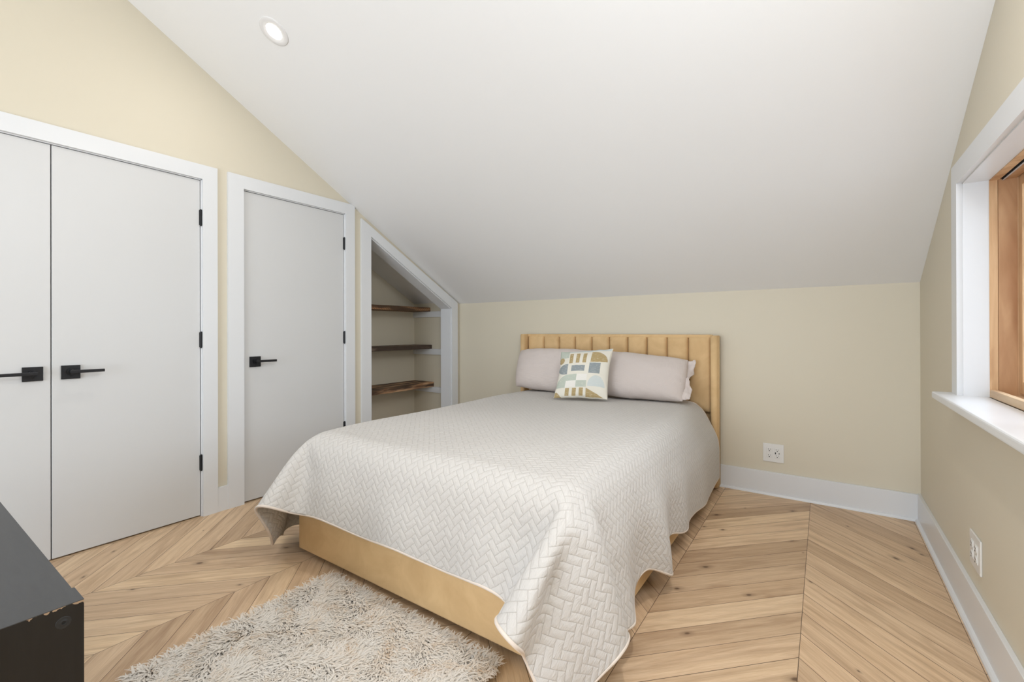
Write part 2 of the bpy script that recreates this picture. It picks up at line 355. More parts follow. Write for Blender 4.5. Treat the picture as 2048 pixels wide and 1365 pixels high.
def link(name, bm, mat, parent=None, smooth=False, **props):
    bmesh.ops.recalc_face_normals(bm, faces=bm.faces[:])
    me = bpy.data.meshes.new(name); bm.to_mesh(me); bm.free()
    o = bpy.data.objects.new(name, me); COL.objects.link(o)
    for m in (mat if isinstance(mat, (list, tuple)) else [mat]): me.materials.append(m)
    if smooth:
        for p in me.polygons: p.use_smooth = True
    if parent is not None:
        o.parent = parent; o.matrix_parent_inverse = parent.matrix_world.inverted() if False else Matrix.Translation(-Vector(parent.location))
    for k, v in props.items(): o[k] = v
    return o
def thing(name, loc, label, category, group=None, kind=None):
    o = bpy.data.objects.new(name, None); COL.objects.link(o); o.location = loc; o.empty_display_size = 0.05
    o['label'] = label; o['category'] = category
    if group: o['group'] = group
    if kind: o['kind'] = kind
    return o
def struct(name, bm, mat, label, category, parent=None):
    if parent is not None: return link(name, bm, mat, parent)
    return link(name, bm, mat, None, kind='structure', label=label, category=category)
N = bmesh.new

# ---------------------------------------------------------------- room shell
b = N(); prism(b, [(-0.75, REAR-0.1), (RW+0.12, REAR-0.1), (RW+0.12, 0.12), (-0.75, 0.12)], -0.08, 0.0, 2)
struct('floor', b, M['floor'], 'oak chevron plank floor with dark joints and knots', 'floor')
zr = ceil_z(RIDGE)
b = N(); prism(b, [(0.12, KNEE - SL*0.12), (RIDGE, zr), (RIDGE, zr+0.12), (0.12, KNEE - SL*0.12 + 0.12)], -0.75, RW+0.12, 0)
prism(b, [(RIDGE, zr), (REAR-0.1, ceil_z(REAR-0.1)), (REAR-0.1, ceil_z(REAR-0.1)+0.12), (RIDGE, zr+0.12)], -0.75, RW+0.12, 0)
bmesh.ops.remove_doubles(b, verts=b.verts[:], dist=1e-5)
struct('ceiling', b, M['ceiling'], 'white sloped attic ceiling coming down to the low bed wall', 'ceiling')
b = N(); box(b, -0.75, RW+0.12, 0.0, 0.10, -0.08, KNEE+0.02)
struct('wall_back', b, M['wall'], 'low beige knee wall behind the bed', 'wall')
# left wall with the closet opening, the single door opening and the sloped niche opening
NI0, NI1 = -1.106, -0.126                     # niche clear opening
def nz(y): return 1.344 - 0.5641*(y + 0.126)   # its sloped head
C0, C1, DZ = -3.652, -2.340, 2.040            # closet opening
D0, D1 = -2.106, -1.350                       # single door opening
b = N()
def wseg(y0, y1, z0f, z1f):
    prism(b, [(y0, z0f(y0)), (y1, z0f(y1)), (y1, z1f(y1)), (y0, z1f(y0))], -0.13, 0.0, 0)
zero = lambda y: 0.0; top = lambda y: ceil_z(y) + 0.01; dz = lambda y: DZ
wseg(NI1, 0.0, zero, top); wseg(NI0, NI1, nz, top); wseg(D1, NI0, zero, top); wseg(D0, D1, dz, top)
wseg(C1, D0, zero, top); wseg(RIDGE, C1, dz, top) if RIDGE > C0 else wseg(C0, C1, dz, top)
if RIDGE > C0: pass
else: wseg(RIDGE, C0, zero, top)
wseg(REAR, RIDGE, zero, top)
struct('wall_left', b, M['wall'], 'beige gable wall with the white doors and the shelf niche', 'wall')
# dark closets behind the doors
b = N(); box(b, -0.72, -0.70, -3.9, -1.22, 0, 2.3); box(b, -0.70, -0.13, -3.9, -3.88, 0, 2.3); box(b, -0.70, -0.13, -1.24, -1.22, 0, 2.1); box(b, -0.70, -0.13, -3.88, -1.24, 2.3, 2.32)
struct('wall_closet', b, M['dark'], 'unlit inside of the closets behind the doors', 'wall')
# niche interior
b = N(); box(b, -0.66, -0.628, -1.22, 0.0, 0, 2.05); box(b, -0.63, -0.13, -0.030, 0.0, 0, 1.42); box(b, -0.63, -0.13, -1.22, -1.19, 0, 2.07)
struct('wall_niche', b, M['wall'], 'beige inside walls of the shelf niche', 'wall')
# right wall with its window opening
WY0, WY1, WZ0, WZ1 = -2.36, -0.976, 0.82, 1.712
b = N()
def rseg(y0, y1, z0f, z1f): prism(b, [(y0, z0f(y0)), (y1, z0f(y1)), (y1, z1f(y1)), (y0, z1f(y0))], RW, RW+0.12, 0)
rseg(WY1, 0.0, zero, top); rseg(WY0, WY1, zero, lambda y: WZ0); rseg(WY0, WY1, lambda y: WZ1, top); rseg(RIDGE, WY0, zero, top); rseg(REAR, RIDGE, zero, top)
struct('wall_right', b, M['wall'], 'beige gable wall with the wood-framed window', 'wall')
b = N()
rz = ceil_z(REAR)
box(b, -0.1, 0.75, REAR-0.1, REAR, 0, rz); box(b, 2.85, RW+0.1, REAR-0.1, REAR, 0, rz); box(b, 0.75, 2.85, REAR-0.1, REAR, 0, 0.12); box(b, 0.75, 2.85, REAR-0.1, REAR, rz-0.05, rz+0.02)
struct('wall_front', b, M['wall'], 'beige wall behind the camera with a wide opening added for fill light', 'wall')  # unseen opening, made up to go with the rear fill lamp

# baseboards with shoe moulding
def baseboard(name, pts_axis, a0, a1, label, h=0.155):
    b = N()
    if pts_axis == 'back':
        box(b, a0, a1, -0.016, 0.0, 0, h, 0.002); prism(b, [(-0.016, 0), (-0.030, 0), (-0.029, 0.006), (-0.024, 0.013), (-0.016, 0.016)], a0, a1, 0)
    elif pts_axis == 'right':
        box(b, RW-0.016, RW, a0, a1, 0, h, 0.002); prism(b, [(RW-0.016, 0), (RW-0.030, 0), (RW-0.029, 0.006), (RW-0.024, 0.013), (RW-0.016, 0.016)], a0, a1, 1)
    else:
        box(b, 0.0, 0.016, a0, a1, 0, h, 0.001)
    struct(name, b, M['trim'], label, 'baseboard')
baseboard('baseboard_back', 'back', 0.0, RW, 'tall white baseboard along the bed wall')
baseboard('baseboard_right', 'right', REAR, 0.0, 'tall white baseboard under the window wall', 0.158)
baseboard('baseboard_left', 'left', -2.262, -2.198, 'short white baseboard piece between closet casing and single door casing', 0.150)
b = N(); box(b, 0.0, 0.016, -1.270, -1.202, 0, 0.15, 0.001); 
struct('baseboard_left_2', b, M['trim'], 'short white baseboard piece between single door casing and niche casing', 'baseboard')

# casings and jambs
def casing(name, y0, y1, ztop, wl, wr, wt, label):
    """y0..y1 is the opening"""
    b = N(); T = 0.018
    prism(b, [(y0-wl, 0), (y0, 0), (y0, ztop), (y0-wl, ztop+wt)], 0.0, T, 0)
    prism(b, [(y1, 0), (y1+wr, 0), (y1+wr, ztop+wt), (y1, ztop)], 0.0, T, 0)
    prism(b, [(y0, ztop), (y1, ztop), (y1+wr, ztop+wt), (y0-wl, ztop+wt)], 0.0, T, 0)
    r = 0.005                                                # jamb with its small reveal
    box(b, -0.13, 0.0, y0-0.001, y0+r, 0, ztop); box(b, -0.13, 0.0, y1-r, y1+0.001, 0, ztop); box(b, -0.13, 0.0, y0, y1, ztop-r, ztop+0.001)
    box(b, -0.060, -0.042, y0+r, y0+r+0.012, 0, ztop-r); box(b, -0.060, -0.042, y1-r-0.012, y1-r, 0, ztop-r); box(b, -0.060, -0.042, y0+r, y1-r, ztop-r-0.012, ztop-r)
    struct(name, b, M['trim'], label, 'door casing')
casing('trim_1', C0, C1, 2.038, 0.085, 0.080, 0.085, 'white flat casing round the double closet doors')
casing('trim_2', D0, D1, 2.038, 0.094, 0.082, 0.084, 'white flat casing round the single door')
# sloped niche casing and lining
b = N(); T = 0.018
oy0, oy1 = -1.204, -0.040
oz = lambda y: 2.032 - 0.5415*(y + 1.204)
prism(b, [(oy0, 0), (NI0-0.004, 0), (NI0-0.004, nz(NI0)+0.002), (oy0, 2.032)], 0.0, T, 0)
prism(b, [(NI0-0.004, nz(NI0)+0.002), (NI1+0.002, nz(NI1)), (oy1, oz(oy1)), (oy0, 2.032)], 0.0, T, 0)
prism(b, [(NI1+0.002, 0), (oy1, 0), (oy1, oz(oy1)), (NI1+0.002, nz(NI1))], 0.0, T, 0)
struct('trim_3', b, M['trim'], 'white sloped casing round the shelf niche', 'casing')
b = N()
box(b, -0.131, 0.002, NI0-0.002, NI0+0.006, 0, nz(NI0)); box(b, -0.131, 0.002, NI1-0.006, NI1+0.002, 0, nz(NI1))
prism(b, [(NI0, nz(NI0)-0.009), (NI1, nz(NI1)-0.009), (NI1, nz(NI1)), (NI0, nz(NI0))], -0.131, 0.002, 0)
struct('trim_4', b, M['trim'], 'white lining boards inside the niche opening', 'trim')

# doors
def hinge(door, y, z):
    b = N(); cyl(b, (0.004, y, z), 0.0062, 0.092, 2, 14); box(b, -0.004, 0.0012, y-0.007, y+0.007, z-0.0445, z+0.0445)
    for dzz in (-0.0475, 0.0475): cyl(b, (0.004, y, z+dzz), 0.0045, 0.004, 2, 12)
    link('hinge', b, M['black'], door)
def handle(door, yc, z, s):
    b = N(); box(b, -0.001, 0.008, yc-0.035, yc+0.035, z-0.034, z+0.034, 0.0015); 
    h = link('handle', b, M['black'], door)
    b = N(); ys = yc - 0.0*s; zl = z + 0.004
    cyl(b, (0.028, ys, zl), 0.0105, 0.042, 0, 20)
    cyl(b, (0.012, ys, zl), 0.0165, 0.008, 0, 24)
    y0, y1 = sorted((ys - 0.011*s, ys + 0.118*s)); box(b, 0.044, 0.056, y0, y1, zl-0.0075, zl+0.0075, 0.002)
    o = link('lever', b, M['black'], door)
    b = N(); cyl(b, (0.0085, ys, z-0.020), 0.0042, 0.002, 0, 16); link('keyhole', b, M['hole'], door)
def door(name, y0, y1, hy, hc, s, label, hz):
    d = thing(name, (0, (y0+y1)/2, 0), label, 'door', kind='structure')
    b = N(); box(b, -0.037, -0.002, y0, y1, 0.008, 2.030, 0.0015, 1); link('door_leaf', b, M['door'], d)
    for z in hz: hinge(d, hy, z)
    handle(d, hc, 0.9165, s); return d
door('door_1', -3.645, -2.9885, -3.6475, -3.050, -1, 'left leaf of the white double closet doors', (1.805, 1.067, 0.325))
door('door_2', -2.9845, -2.3485, -2.3465, -2.918, 1, 'right leaf of the white double closet doors with three black hinges', (1.805, 1.067, 0.325))
door('door_3', -2.0985, -1.3585, -1.3565, -2.031, 1, 'narrow white single door between the closet and the shelf niche', (1.804, 1.068, 0.361))
bpy.data.objects['door_1'].location.y += 0  # leaves hang flush with the casing

# ---------------------------------------------------------------- window in the right wall
win = thing('window_1', (RW, (WY0+WY1)/2, 0.85), 'deep white-cased window with pale wood sash on the right wall', 'window', kind='structure')
b = N(); fx0, fx1 = RW-0.018, RW
a0, a1, z0, z1 = WY0, WY1, 0.85, WZ1; cw = 0.086
prism(b, [(a1, z0), (a1+cw, z0), (a1+cw, z1+cw), (a1, z1)], fx0, fx1, 0)
prism(b, [(a0-cw, z0), (a0, z0), (a0, z1), (a0-cw, z1+cw)], fx0, fx1, 0)
prism(b, [(a0, z1), (a1, z1), (a1+cw, z1+cw), (a0-cw, z1+cw)], fx0, fx1, 0)
link('casing', b, M['trim'], win)
b = N(); r = 0.005
box(b, RW, RW+0.0755, a1-0.0+(-r), a1+0.02, z0, z1); box(b, RW, RW+0.0755, a0-0.02, a0+r, z0, z1); box(b, RW, RW+0.0755, a0-0.02, a1+0.02, z1-r, z1+0.02)
link('jamb', b, M['trim'], win)
b = N(); box(b, RW-0.078, RW+0.0755, a0-cw-0.03, a1+cw+0.028, 0.820, 0.850, 0.008, 3); link('window_stool', b, M['trim'], win)
# wooden frame: outer stop, inner stop, sill strip
b = N()
box(b, 3.634, 3.6575, a1-r-0.002, a1+0.03, 0.85, z1); box(b, 3.634, 3.6575, a0-0.03, a0+r+0.002, 0.85, z1); box(b, 3.634, 3.662, a0, a1, z1-r-0.003, z1+0.03)
link('frame', b, M['window_wood'], win)
b = N(); box(b, 3.6585, 3.709, a1-r-0.0045, a1+0.03, 0.857, z1-0.002); box(b, 3.6585, 3.709, a0-0.03, a0+r+0.0045, 0.857, z1-0.002); box(b, 3.676, 3.709, a0, a1, z1-r-0.004, z1+0.03)
link('inner_stop', b, M['window_wood_dark'], win)
b = N(); box(b, 3.7095, 3.80, a1-r-0.0025, a1+0.03, 0.82, z1+0.03); box(b, 3.7095, 3.80, a0-0.03, a0+r+0.0025, 0.82, z1+0.03); box(b, 3.7095, 3.80, a0, a1, z1-0.003, z1+0.03)
link('outer_frame', b, M['window_wood'], win)
b = N(); box(b, 3.6345, 3.656, a0, a1-r, 0.850, 0.880, 0.0015); box(b, 3.656, 3.78, a0, a1-r, 0.82, 0.862); link('sill_strip', b, M['window_sill_wood'], win)
b = N(); box(b, 3.663, 3.668, a0, a1-r, z1-0.006, z1+0.01); box(b, 3.6685, 3.675, a0, a1-r, z1-0.012, z1+0.01, 0.001); link('weatherstrip', b, [M['hole']], win)
b = N(); box(b, 3.669, 3.6745, a0, a1-r, z1-0.013, z1-0.004, 0.001); link('track', b, M['steel'], win)
# sashes with muntins
def sash(y0, y1):
    b = N(); st = 0.034
    for (p, q, s_, t_) in ((y0, y0+st, 0.872, z1-0.004), (y1-st, y1, 0.872, z1-0.004), (y0+st, y1-st, 0.872, 0.918), (y0+st, y1-st, z1-0.045, z1-0.004)):
        box(b, 3.7135, 3.752, p, q, s_, t_, 0.0015)
    s = link('sash', b, M['window_wood'], win)
    b = N(); n = 5
    for k in range(1, n):
        zz = 0.918 + (z1-0.045-0.918)*k/n
        prism(b, [(3.722, zz), (3.730, zz-0.010), (3.744, zz-0.010), (3.744, zz+0.010), (3.730, zz+0.010)], y0+st-0.001, y1-st+0.001, 1)
    ym = (y0+y1)/2; box(b, 3.728, 3.744, ym-0.010, ym+0.010, 0.918, z1-0.045)
    link('muntin', b, M['window_wood'], s)
    b = N(); box(b, 3.735, 3.739, y0+st-0.002, y1-st+0.002, 0.916, z1-0.043); link('glass_pane', b, M['glass'], s)
ymid = (a0 + a1)/2
sash(ymid+0.001, a1-r-0.0035); sash(a0+r+0.0035, ymid-0.001)

# ---------------------------------------------------------------- recessed lights in the slope
def ceiling_lamp(x, y, label, power):
    z = ceil_z(y); s = -1 if y >= RIDGE else 1
    nrm = Vector((0, -SL, -1)).normalized() if y >= RIDGE else Vector((0, SL, -1)).normalized()
    t = thing('recessed_light', (x, y, z), label, 'ceiling light', 'recessed ceiling lights')
    m = Matrix.Translation((x, y, z)) @ nrm.to_track_quat('Z', 'Y').to_matrix().to_4x4()
    b = N(); lathe(b, [(0.0745, 0.0), (0.0745, 0.003), (0.072, 0.0045), (0.056, 0.0045), (0.052, 0.0035), (0.046, 0.002), (0.040, 0.0012)], m)
    link('trim_ring', b, M['ring'], t, True)
    b = N(); rg = lathe(b, [(0.0405, 0.0008), (0.0405, 0.0022)], m, 40); b.faces.new(rg[1]); link('lens', b, M['lamp'], t)
    l = bpy.data.lights.new('downlight', 'AREA'); l.shape = 'DISK'; l.size = 0.08; l.energy = power; l.color = (1.0, 0.95, 0.89)
    lo = bpy.data.objects.new('downlight', l); COL.objects.link(lo)
    lo.parent = t; lo.location = nrm*0.012; lo.rotation_euler = nrm.to_track_quat('-Z', 'Y').to_euler()
M['ring'] = paint('white_lamp_ring', (0.80, 0.79, 0.78), 0.35, 0)
ceiling_lamp(0.738, -2.286, 'lit round recessed light in the sloped ceiling', 3)
ceiling_lamp(2.93, -2.286, 'unseen recessed light added in the slope to brighten the right side', 14)  # extra lamp beyond the frame, put in to lift the right side

# ---------------------------------------------------------------- wall outlets
def outlet(origin, rot, label, usb, wd=0.122, ht=0.122):
    """built in local coords: plate in the x-z plane facing -y"""
    t = thing('wall_outlet', origin, label, 'outlet', 'wall outlets'); t.rotation_euler = (0, 0, rot)
    def put(name, b, mat, par):
        o = link(name, b, mat); o.parent = par; return o
    b = N(); box(b, -wd/2, wd/2, -0.0065, -0.0003, -ht/2, ht/2, 0.002, 2); put('cover_plate', b, M['plastic'], t)
    for k, cx in enumerate((-wd*0.19, wd*0.19)):
        b = N(); box(b, cx-0.0165, cx+0.0165, -0.0085, -0.004, -0.0335, 0.0335, 0.0012, 1)
        if not usb:
            for zc in (-0.0185, 0.0185): cyl(b, (cx, -0.0090, zc), 0.0145, 0.004, 1, 24)
        r = put('receptacle', b, M['plastic'], t)
        yf = -0.0086 if usb else -0.0111
        for zc in (-0.020, 0.020):
            b = N()
            box(b, cx-0.0075, cx-0.0055, yf-0.0004, yf+0.001, zc+0.000, zc+0.0085); box(b, cx+0.0055, cx+0.0073, yf-0.0004, yf+0.001, zc+0.001, zc+0.0075)
            cyl(b, (cx, yf, zc-0.0065), 0.0032, 0.0008, 1, 12)
            put('socket', b, M['hole'], r)
        if usb and k == 1:
            b = N(); box(b, cx-0.0135, cx-0.0075, yf-0.0005, yf+0.001, -0.0065, 0.0065); put('usb_port', b, M['hole'], r)
            b = N(); box(b, cx+0.0085, cx+0.0125, yf-0.0005, yf+0.001, -0.0050, 0.0050); put('usb_port', b, M['hole'], r)
outlet((2.813, 0.0, 0.2845), 0, 'white square outlet plate with dark USB ports on the bed wall', True)
outlet((RW, -1.172, 0.295), -math.pi/2, 'white outlet plate low on the window wall', False, 0.140, 0.125)

# ---------------------------------------------------------------- niche shelves and their cleats
def rough_board(name, x0, x1, y0, y1, z0, z1, mat, seed, label):
    b = N(); nxx, nyy = 10, 44
    random.seed(seed); off = Vector((seed*3.1, seed*1.7, 0))
    grid = {}
    for s_, zz in ((0, z0), (1, z1)):
        for i in range(nxx+1):
            for j in range(nyy+1):
                x = x0 + (x1-x0)*i/nxx; y = y0 + (y1-y0)*j/nyy
                e = noise.noise(Vector((x*9, y*14, s_*4)) + off)*0.0012
                xe = x + (noise.noise(Vector((0, y*16, s_*2)) + off)*0.0045 if i == nxx else 0)
                grid[s_, i, j] = b.verts.new((xe, y, zz + (e if s_ else e*0.8)))
    for i in range(nxx):
        for j in range(nyy):
            b.faces.new([grid[1, i, j], grid[1, i+1, j], grid[1, i+1, j+1], grid[1, i, j+1]]); b.faces.new([grid[0, i, j], grid[0, i, j+1], grid[0, i+1, j+1], grid[0, i+1, j]])
    for j in range(nyy):
        for i in (0, nxx): b.faces.new([grid[0, i, j], grid[1, i, j], grid[1, i, j+1], grid[0, i, j+1]])
    for i in range(nxx):
        for j in (0, nyy): b.faces.new([grid[0, i, j], grid[0, i+1, j], grid[1, i+1, j], grid[1, i, j]])
    link(name, b, mat, None, label=label, category='shelf', group='reclaimed wood shelves in the niche')
rough_board('shelf_board', -0.6265, -0.379, -1.188, -0.0315, 1.323, 1.366, M['shelf_a'], 1, 'top niche shelf of saw-marked reddish brown wood')
rough_board('shelf_board', -0.6265, -0.358, -1.188, -0.0315, 0.924, 0.966, M['shelf_b'], 2, 'middle niche shelf of dark grey-brown wood')
rough_board('shelf_board', -0.6265, -0.330, -1.188, -0.0315, 0.521, 0.572, M['shelf_c'], 3, 'lowest niche shelf, thick rough orange-brown board')
for nm, z0, z1 in (('top', 1.262, 1.322), ('middle', 0.863, 0.923), ('lowest', 0.461, 0.520)):
    for side in (1, 0):
        b = N()
        if side: box(b, -0.627, -0.135, -0.049, -0.0305, z0, z1, 0.001)
        else: box(b, -0.627, -0.135, -1.1895, -1.171, z0, z1, 0.001)
        if side: link('shelf_cleat', b, M['trim'], None, label='white cleat under the right end of the %s niche shelf' % nm, category='shelf support', group='shelf cleats')

# ---------------------------------------------------------------- bed
bed = thing('bed', (1.69, -1.2, 0), 'double bed with gold velvet frame and channel-tufted wing headboard', 'bed')
BX0, BX1, BY0, BY1 = 0.924, 2.460, -2.264, -0.085
def rail(name, x0, x1, y0, y1):
    b = N(); box(b, x0, x1, y0, y1, 0.030, 0.365, 0.008, 3); link(name, b, M['velvet'], bed, True)
rail('footboard', BX0, BX1, BY0, BY0+0.045)
rail('side_rail', BX1-0.045, BX1, BY0+0.046, BY1); rail('side_rail', BX0, BX0+0.045, BY0+0.046, BY1)
b = N(); box(b, BX0+0.045, BX1-0.045, BY0+0.045, BY1, 0.20, 0.225); link('slats', b, M['hole'], bed)
for (x, y) in ((BX0+0.06, BY0+0.09), (BX1-0.06, BY0+0.09), (BX0+0.06, -0.25), (BX1-0.06, -0.25), (1.69, -1.2)):
    b = N(); cyl(b, (x, y, 0.1015), 0.022, 0.203, 2, 16, 0.026); link('leg', b, M['hole'], bed)
# headboard: ten padded channels between rounded wings
b = N(); box(b, 0.838, 2.486, -0.030, -0.018, 0.10, 1.070, 0.004); hbk = link('headboard_back', b, M['velvet'], bed)
hx0, hx1, nch = 0.880, 2.436, 10
hw = 0.1535; xs = [hx0] + [0.893+hw*k for k in range(1, nch)] + [hx1]
for k in range(nch):
    b = N(); xa, xb = xs[k]+0.0006, xs[k+1]-0.0006; nu, nv = 14, 26; g = []
    for j in range(nv+1):
        v = j/nv; row = []
        for i in range(nu+1):
            u = i/nu; px = (1 - abs(2*u-1)**6)**0.40 if 0 < u < 1 else 0.0
            zz = 0.518 + (1.079-0.518)*v; e = min(v, 1-v)*(1.079-0.518)
            pz = min(1.0, e/0.020); pz = math.sqrt(max(0, 1-(1-pz)**2))
            dep = 0.004 + 0.036*px*(0.12+0.88*pz) + 0.0015*noise.noise(Vector((k*3+u*2, v*6, 0)))
            row.append(b.verts.new((xa+(xb-xa)*u, -0.030-dep, zz)))
        g.append(row)
    for j in range(nv):
        for i in range(nu): b.faces.new((g[j][i], g[j][i+1], g[j+1][i+1], g[j+1][i]))
    # close the back so the channel is solid
    bk = [[b.verts.new((r[0].co.x, -0.030, r[0].co.z)) for r in (g[0], g[-1])], [b.verts.new((r[-1].co.x, -0.030, r[-1].co.z)) for r in (g[0], g[-1])]]
    b.faces.new([bk[0][0], bk[1][0]] + [v for v in g[0]][::-1]); b.faces.new([bk[0][1], bk[1][1]] + [v for v in g[-1]][::-1])
    b.faces.new([bk[0][0], bk[0][1]] + [r[0] for r in g][::-1]); b.faces.new([bk[1][0], bk[1][1]] + [r[-1] for r in g][::-1])
    b.faces.new((bk[0][0], bk[1][0], bk[1][1], bk[0][1]))
    link('headboard_channel', b, M['velvet'], bed, True)
b = N(); box(b, hx0-0.01, hx1+0.005, -0.052, -0.030, 1.060, 1.085, 0.008, 3); link('headboard_top_band', b, M['velvet'], bed, True)
def wing(x0, x1, s, zt):
    # plan outline of an upholstered wing: straight outside, padded rounded front
    pts = []
    w = x1 - x0; yb, yf = -0.018, -0.108
    for a in range(0, 13):
        t = math.pi*a/12; pts.append((x0 + w/2 - w/2*math.cos(t), yf - 0.020*math.sin(t)))
    pts = [(x0, yb)] + [(x0, -0.06)] + pts + [(x1, -0.06), (x1, yb)]
    b = N(); prism(b, pts, 0.015, zt, 2)
    bmesh.ops.bevel(b, geom=[e for e in b.edges if abs(e.verts[0].co.z-zt) < 1e-5 and abs(e.verts[1].co.z-zt) < 1e-5], offset=0.006, segments=2, affect='EDGES')
    wo = link('headboard_wing', b, M['velvet'], bed, True)
    # piping seam down the side
    xo = x1 if s > 0 else x0
    b = N(); cyl(b, (xo + 0.0005*s, -0.098, zt/2+0.005), 0.0028, zt-0.03, 2, 8); link('piping', b, M['velvet'], wo, True)
wing(2.4385, 2.486, 1, 1.078); wing(0.836, 0.8785, -1, 1.084)

mt = N(); box(mt, 0.985, 2.375, -2.20, -0.125, 0.226, 0.565, 0.07, 5)
link('mattress', mt, M['mattress'], None, True, label='grey mattress on the velvet bed frame, mostly hidden under the quilt', category='mattress')

